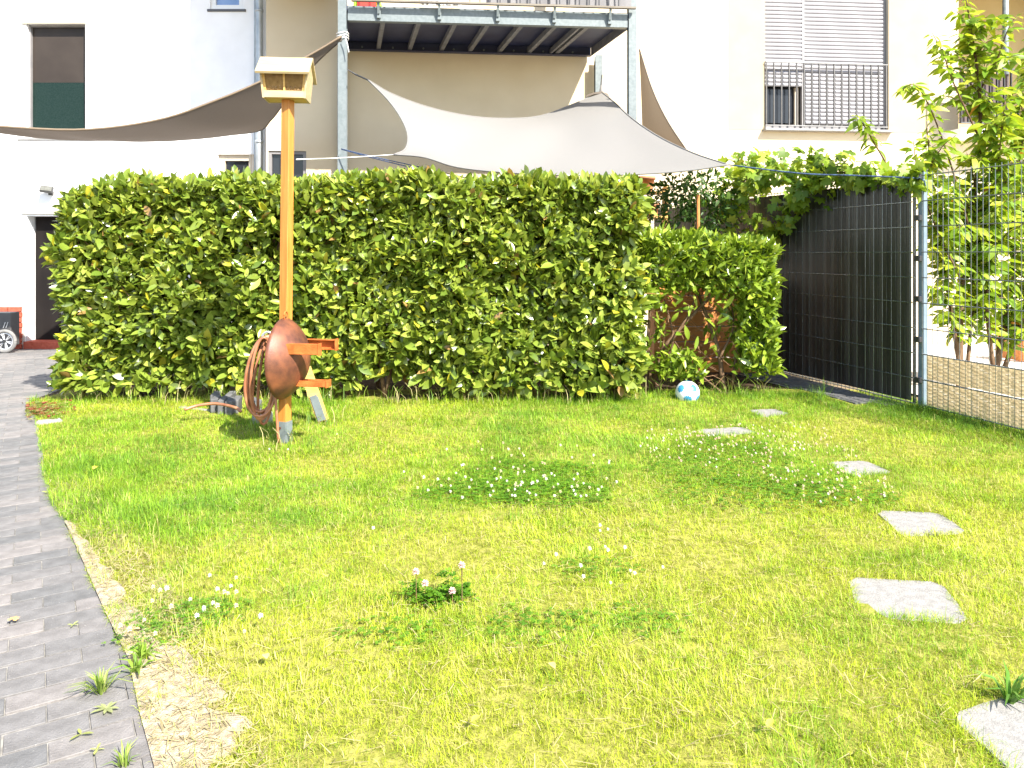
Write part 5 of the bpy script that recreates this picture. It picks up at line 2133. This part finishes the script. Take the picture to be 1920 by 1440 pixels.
def clover_patch(name, blobs, n_, rmin, rmax, zlo, zhi, cols, parent=None):
    vs, fs, cc = [], [], []
    for k in range(n_):
        px, py, rx, ry = random.choice(blobs)
        p = gp(px, py)
        a_, r_ = random.random() * 6.28, random.random() ** .5 * random.uniform(.8, 1.25)
        x_, y_ = p.x + math.cos(a_) * r_ * rx, p.y + math.sin(a_) * r_ * ry
        v_, f_ = trefoil(x_, y_, random.uniform(zlo, zhi) * max(.25, 1 - .5 * r_), random.uniform(rmin, rmax), random.random() * 6.28, random.uniform(-.25, .5))
        o_ = len(vs)
        vs += v_
        fs += [tuple(i + o_ for i in q) for q in f_]
        c_ = np.array(random.choice(cols)) * random.uniform(.8, 1.25)
        cc += [c_] * len(v_)
    return np_mesh(name, [tuple(v) for v in vs], fs, M['thin_leaf'], parent, np.array(cc), smooth=False, kind='stuff')


GRN = [(.11, .25, .018), (.16, .31, .022), (.08, .20, .016)]
clover_patch('clover', [(960, 920, .40, .22), (900, 930, .30, .18), (1040, 930, .30, .22), (1000, 885, .4, .2)], 1500, .009, .016, .025, .05, GRN)
clover_patch('clover', [(1380, 850, .35, .30), (1480, 900, .40, .30), (1300, 880, .3, .3), (1560, 930, .3, .2), (1400, 930, .4, .25)], 1900, .009, .016, .025, .05, GRN)
clover_patch('clover', [(330, 1165, .16, .10), (290, 1200, .12, .1), (390, 1150, .14, .09)], 330, .007, .012, .015, .035, GRN)
clover_patch('clover', [(1120, 1070, .16, .10), (1180, 1170, .2, .12), (1000, 1180, .18, .12), (730, 1190, .16, .1)], 330, .008, .014, .02, .04, GRN)


def blossoms(name, spots, mats, r_, seed_):
    """Round clover heads: a ball of small petals on a thin stalk."""
    random.seed(seed_)
    m2 = MB()
    for (x_, y_, h_) in spots:
        rr = r_ * random.uniform(.75, 1.2)
        m2.mi = random.choice(range(len(mats)))
        c_ = Vector((x_, y_, h_))
        np_ = 16
        for k in range(np_):
            zz = 1 - 1.55 * (k + .5) / np_
            a_ = k * 2.4
            q_ = math.sqrt(max(0, 1 - zz * zz))
            d = Vector((math.cos(a_) * q_, math.sin(a_) * q_, zz))
            s_ = d.cross(Vector((0, 0, 1)))
            s_ = (s_.normalized() if s_.length > .01 else Vector((1, 0, 0))) * rr * .30
            m2.add([c_ - s_ * .5, c_ + s_ * .5, c_ + d * rr + s_, c_ + d * rr * 1.12, c_ + d * rr - s_], [(0, 1, 2, 3, 4)])
    return m2.build(name, mats, kind='stuff')


def spots_in(blobs, n_, zl, zh):
    out = []
    for k in range(n_):
        px, py, rx, ry = random.choice(blobs)
        p = gp(px, py)
        a_, r_ = random.random() * 6.28, random.random() ** .6
        out.append((p.x + math.cos(a_) * r_ * rx, p.y + math.sin(a_) * r_ * ry, random.uniform(zl, zh)))
    return out


random.seed(5)
blossoms('clover_blossoms', spots_in([(960, 925, .45, .30), (900, 920, .42, .26), (1040, 930, .34, .28), (980, 880, .5, .45)], 95, .05, .08), [M['clover_white'], M['clover_white'], M['clover_cream']], .0066, 1)
random.seed(6)
blossoms('clover_blossoms', spots_in([(1380, 840, .45, .50), (1480, 880, .5, .6), (1300, 855, .35, .45), (1560, 925, .3, .4), (1520, 840, .35, .45)], 300, .045, .08), [M['clover_cream'], M['clover_cream'], M['clover_white'], M['clover_pink']], .0062, 2)
random.seed(8)
blossoms('clover_blossoms', [(*gp(px + random.uniform(-3, 3), py + 22)[:2], random.uniform(.045, .07)) for px, py in ((395, 1093), (445, 1094), (410, 1110), (418, 1115), (432, 1107), (428, 1122), (445, 1124), (402, 1137), (385, 1150), (408, 1152), (370, 1160), (358, 1141), (385, 1152), (322, 1150), (288, 1112), (300, 1118), (283, 1138), (315, 1106), (486, 1166), (460, 1204), (270, 1178), (240, 1190), (292, 1207), (445, 1150), (228, 1188))], [M['clover_white'], M['clover_cream']], .0072, 3)
random.seed(9)
blossoms('clover_blossoms', [(*gp(px, py + 14)[:2], random.uniform(.04, .06)) for px, py in ((1020, 1067), (1089, 1070), (1145, 1101), (1182, 1085), (1125, 988), (1125, 1003), (1140, 1004), (1106, 1034), (1135, 1035), (1140, 1042), (1043, 1045), (1243, 1073), (1094, 1095), (845, 915), (700, 1000), (540, 842), (505, 842), (632, 812), (1190, 1086), (1172, 1040))], [M['clover_white']], .0068, 4)

# red clover clump in the middle of the lawn
rc = thing('red_clover', 'bushy dark green clover clump with pink blossoms in mid lawn', 'plant', gp(812, 1128))
c0 = Vector(rc.location)
vs, fs, cc = [], [], []
random.seed(12)
for k in range(300):
    lobe = random.choice(((-.06, 0, .075, .055, .085), (.035, .03, .06, .05, .10), (.075, -.02, .055, .04, .07), (-.01, -.035, .07, .04, .055), (.11, .03, .03, .03, .05)))
    a_, r_ = random.random() * 6.28, abs(random.gauss(0, .62))
    x_, y_ = c0.x + lobe[0] + math.cos(a_) * r_ * lobe[2], c0.y + lobe[1] + math.sin(a_) * r_ * lobe[3]
    v_, f_ = trefoil(x_, y_, max(.008, random.uniform(.01, lobe[4]) * (1 - .45 * r_ * r_)), random.uniform(.009, .019), random.random() * 6.28, random.uniform(-.3, .7))
    o_ = len(vs)
    vs += v_
    fs += [tuple(i + o_ for i in q) for q in f_]
    cc += [np.array(random.choice(GRN)) * random.uniform(.7, 1.2)] * len(v_)
np_mesh('foliage', [tuple(v) for v in vs], fs, M['thin_leaf'], rc, np.array(cc), smooth=False, kind='stuff')
for (px, py, hz) in ((804, 1118, .055), (780, 1072, .09), (797, 1094, .08), (848, 1108, .06), (866, 1060, .06)):
    Yb = c0.y + random.uniform(-.05, .05)
    p = at(px, py, Yb)
    m2 = MB()
    for k in range(22):
        zz = 1 - 1.6 * (k + .5) / 22
        q_ = math.sqrt(max(0, 1 - zz * zz))
        d = Vector((math.cos(k * 2.4) * q_, math.sin(k * 2.4) * q_, zz))
        s_ = d.cross(Vector((0, 0, 1)))
        s_ = (s_.normalized() if s_.length > .01 else Vector((1, 0, 0))) * .0035
        m2.add([p - s_ * .5, p + s_ * .5, p + d * .012 + s_, p + d * .0135, p + d * .012 - s_], [(0, 1, 2, 3, 4)])
    m2.build('blossom', M['clover_pink'], rc)
    MB().tube([p, Vector((p.x, p.y + .01, .0))], .0014, 4).build('stalk', M['grass'] if False else M['twig'], rc)


# weeds on the pavement and by the kerb
def tuft(loc, n_, h, label, name='grass_tuft', spread=.9, w=.0022, cols=((.20, .28, .05), (.30, .34, .10), (.13, .22, .03))):
    t_ = thing(name, label, 'weed', loc)
    vs, fs, cc = [], [], []
    for k in range(n_):
        a_ = random.random() * 6.28
        ln_ = abs(random.gauss(.45, .35)) * spread
        d = Vector((math.cos(a_), math.sin(a_), 0))
        s_ = Vector((-d.y, d.x, 0)) * w
        hh = h * random.uniform(.5, 1.1)
        p0 = Vector(loc) + d * random.uniform(0, .012)
        p1 = p0 + d * hh * ln_ * .5 + Vector((0, 0, hh * .55))
        p2 = p0 + d * hh * ln_ * 1.3 + Vector((0, 0, hh * (1 - .55 * ln_)))
        p2.z = max(p2.z, .004)
        o_ = len(vs)
        vs += [p0 - s_, p0 + s_, p1 + s_ * .9, p1 - s_ * .9, p2 + s_ * .15, p2 - s_ * .15]
        fs += [(o_, o_ + 1, o_ + 2, o_ + 3), (o_ + 3, o_ + 2, o_ + 4, o_ + 5)]
        cc += [np.array(random.choice(cols)) * random.uniform(.8, 1.2)] * 6
    np_mesh('blades', [tuple(v) for v in vs], fs, M['grass'], t_, np.array(cc), smooth=False, kind='stuff')
    return t_


random.seed(31)
tuft(gp(190, 1300), 60, .075, 'spreading grass tuft growing in a paver joint', spread=1.1)
tuft(gp(232, 1436), 24, .05, 'small weed tuft at the lower end of the pavement', spread=1.3)
tuft(gp(268, 1240), 26, .07, 'broad bladed weed at the edge of the pavement', 'pavement_weed', 1.1, .0055, ((.17, .29, .03), (.24, .34, .05)))
tuft(gp(258, 1262), 18, .055, 'low broad bladed weed beside the bare soil edge', 'pavement_weed', 1.2, .0055, ((.14, .25, .03), (.2, .3, .04)))
tuft(gp(1895, 1318), 40, .10, 'lush broad grass clump above the nearest stepping stone', 'grass_tuft', 1.0, .0045, ((.10, .22, .03), (.16, .28, .05)))


def rosette(loc, n_, L_, label, col, mat='thin_leaf'):
    t_ = thing('rosette_weed', label, 'weed', loc)
    V0, F0 = leaf_tpl(1, .30, .15, .1, 'oval', 4)
    a_ = np.arange(n_) * 2 * np.pi / n_ + RNG.normal(0, .15, n_)
    ax_ = np.stack([np.cos(a_), np.sin(a_), np.full(n_, .22)], 1)
    nr_ = np.tile([0, 0, 1.0], (n_, 1)) + RNG.normal(0, .1, (n_, 3))
    p_ = np.tile([loc[0], loc[1], .006], (n_, 1))
    s_ = L_ * RNG.uniform(.75, 1.15, n_)
    single_leaves('leaf', [(V0, F0)], p_, ax_, nr_, s_, np.tile(col, (n_, 1)) * RNG.uniform(.85, 1.15, (n_, 1)), M[mat], t_, 2)


rosette(gp(200, 1333), 8, .036, 'small pale star shaped weed between the pavers', (.33, .36, .16))
rosette(gp(152, 1381), 3, .03, 'thin two leaved seedling lying on the pavers', (.30, .33, .10))
rosette(gp(182, 1410), 4, .022, 'tiny yellow-green seedling in a paver joint', (.36, .40, .12))
rosette(gp(137, 1175), 4, .022, 'tiny pale weed in a joint beside the bare soil', (.36, .40, .14))
rosette(gp(90, 925), 4, .03, 'pale seedling near the bend of the grass edge', (.30, .36, .10))


def dead_leaf(loc, s, mat, label, star=False):
    V0, F0 = palm_tpl() if star else leaf_tpl(1, .6, .25, .1, 'oval', 4)
    rz = Matrix.Rotation(random.random() * 6.28, 3, 'Z') @ Matrix.Rotation(random.uniform(-.3, .3), 3, 'X')
    m2 = MB()
    m2.add([Vector(loc) + rz @ (Vector(v) * s) + Vector((0, 0, s * .12)) for v in V0.tolist()], [tuple(f) for f in F0.tolist()])
    tag(m2.build('fallen_leaf', M[mat], smooth=True), label, 'leaf', 'fallen leaves')


dead_leaf(gp(20, 1168, .01), .045, 'dry_leaf', 'curled brown maple leaf lying on the pavers', True)
dead_leaf(gp(900, 1345, .035), .030, 'yellow_leaf', 'bright yellow fallen leaf standing in the dry near grass')
dead_leaf(gp(1440, 1366, .035), .032, 'yellow_leaf', 'yellow fallen leaf beside the near dark grass hollow')
dead_leaf(gp(1030, 1245, .03), .034, 'dry_leaf', 'pale brown leaf in the dry grass in front of clover')
dead_leaf(gp(500, 1238, .03), .036, 'dry_leaf', 'curled brown leaf in the grass right of the white clover')
dead_leaf(gp(175, 882, .03), .05, 'yellow_leaf', 'yellow leaf in the lush grass near the path bend')
dead_leaf(gp(263, 1181, .02), .024, 'dry_leaf', 'orange fallen leaf among the small clover by the path')
dead_leaf(gp(370, 618, 1.0), .001, 'dry_leaf', 'x') if False else None

# low sedum at the corner of the hedge and a pale kerb stone
random.seed(41)
vs, fs, cc = [], [], []
for k in range(420):
    p = gp(min(max(random.gauss(84, 22), 52), 140), min(max(random.gauss(772, 8), 752), 792))
    v_, f_ = trefoil(p.x, p.y, random.uniform(.004, .035), random.uniform(.012, .022), random.random() * 6.28, random.uniform(0, .8))
    o_ = len(vs)
    vs += v_
    fs += [tuple(i + o_ for i in q) for q in f_]
    cc += [np.array(random.choice(((.20, .24, .06), (.30, .16, .06), (.36, .09, .07), (.32, .34, .12)))) * random.uniform(.8, 1.2)] * len(v_)
np_mesh('sedum', [tuple(v) for v in vs], fs, M['thin_leaf'], None, np.array(cc), smooth=False, kind='stuff')
m2 = MB()
m2.cbox(gp(92, 793, .0), (.17, .08, .05), .018, Matrix.Rotation(R(35), 3, 'Z'))
tag(m2.build('edging_stone', M['edging']), 'pale stone at the grass corner beside the path', 'stone')
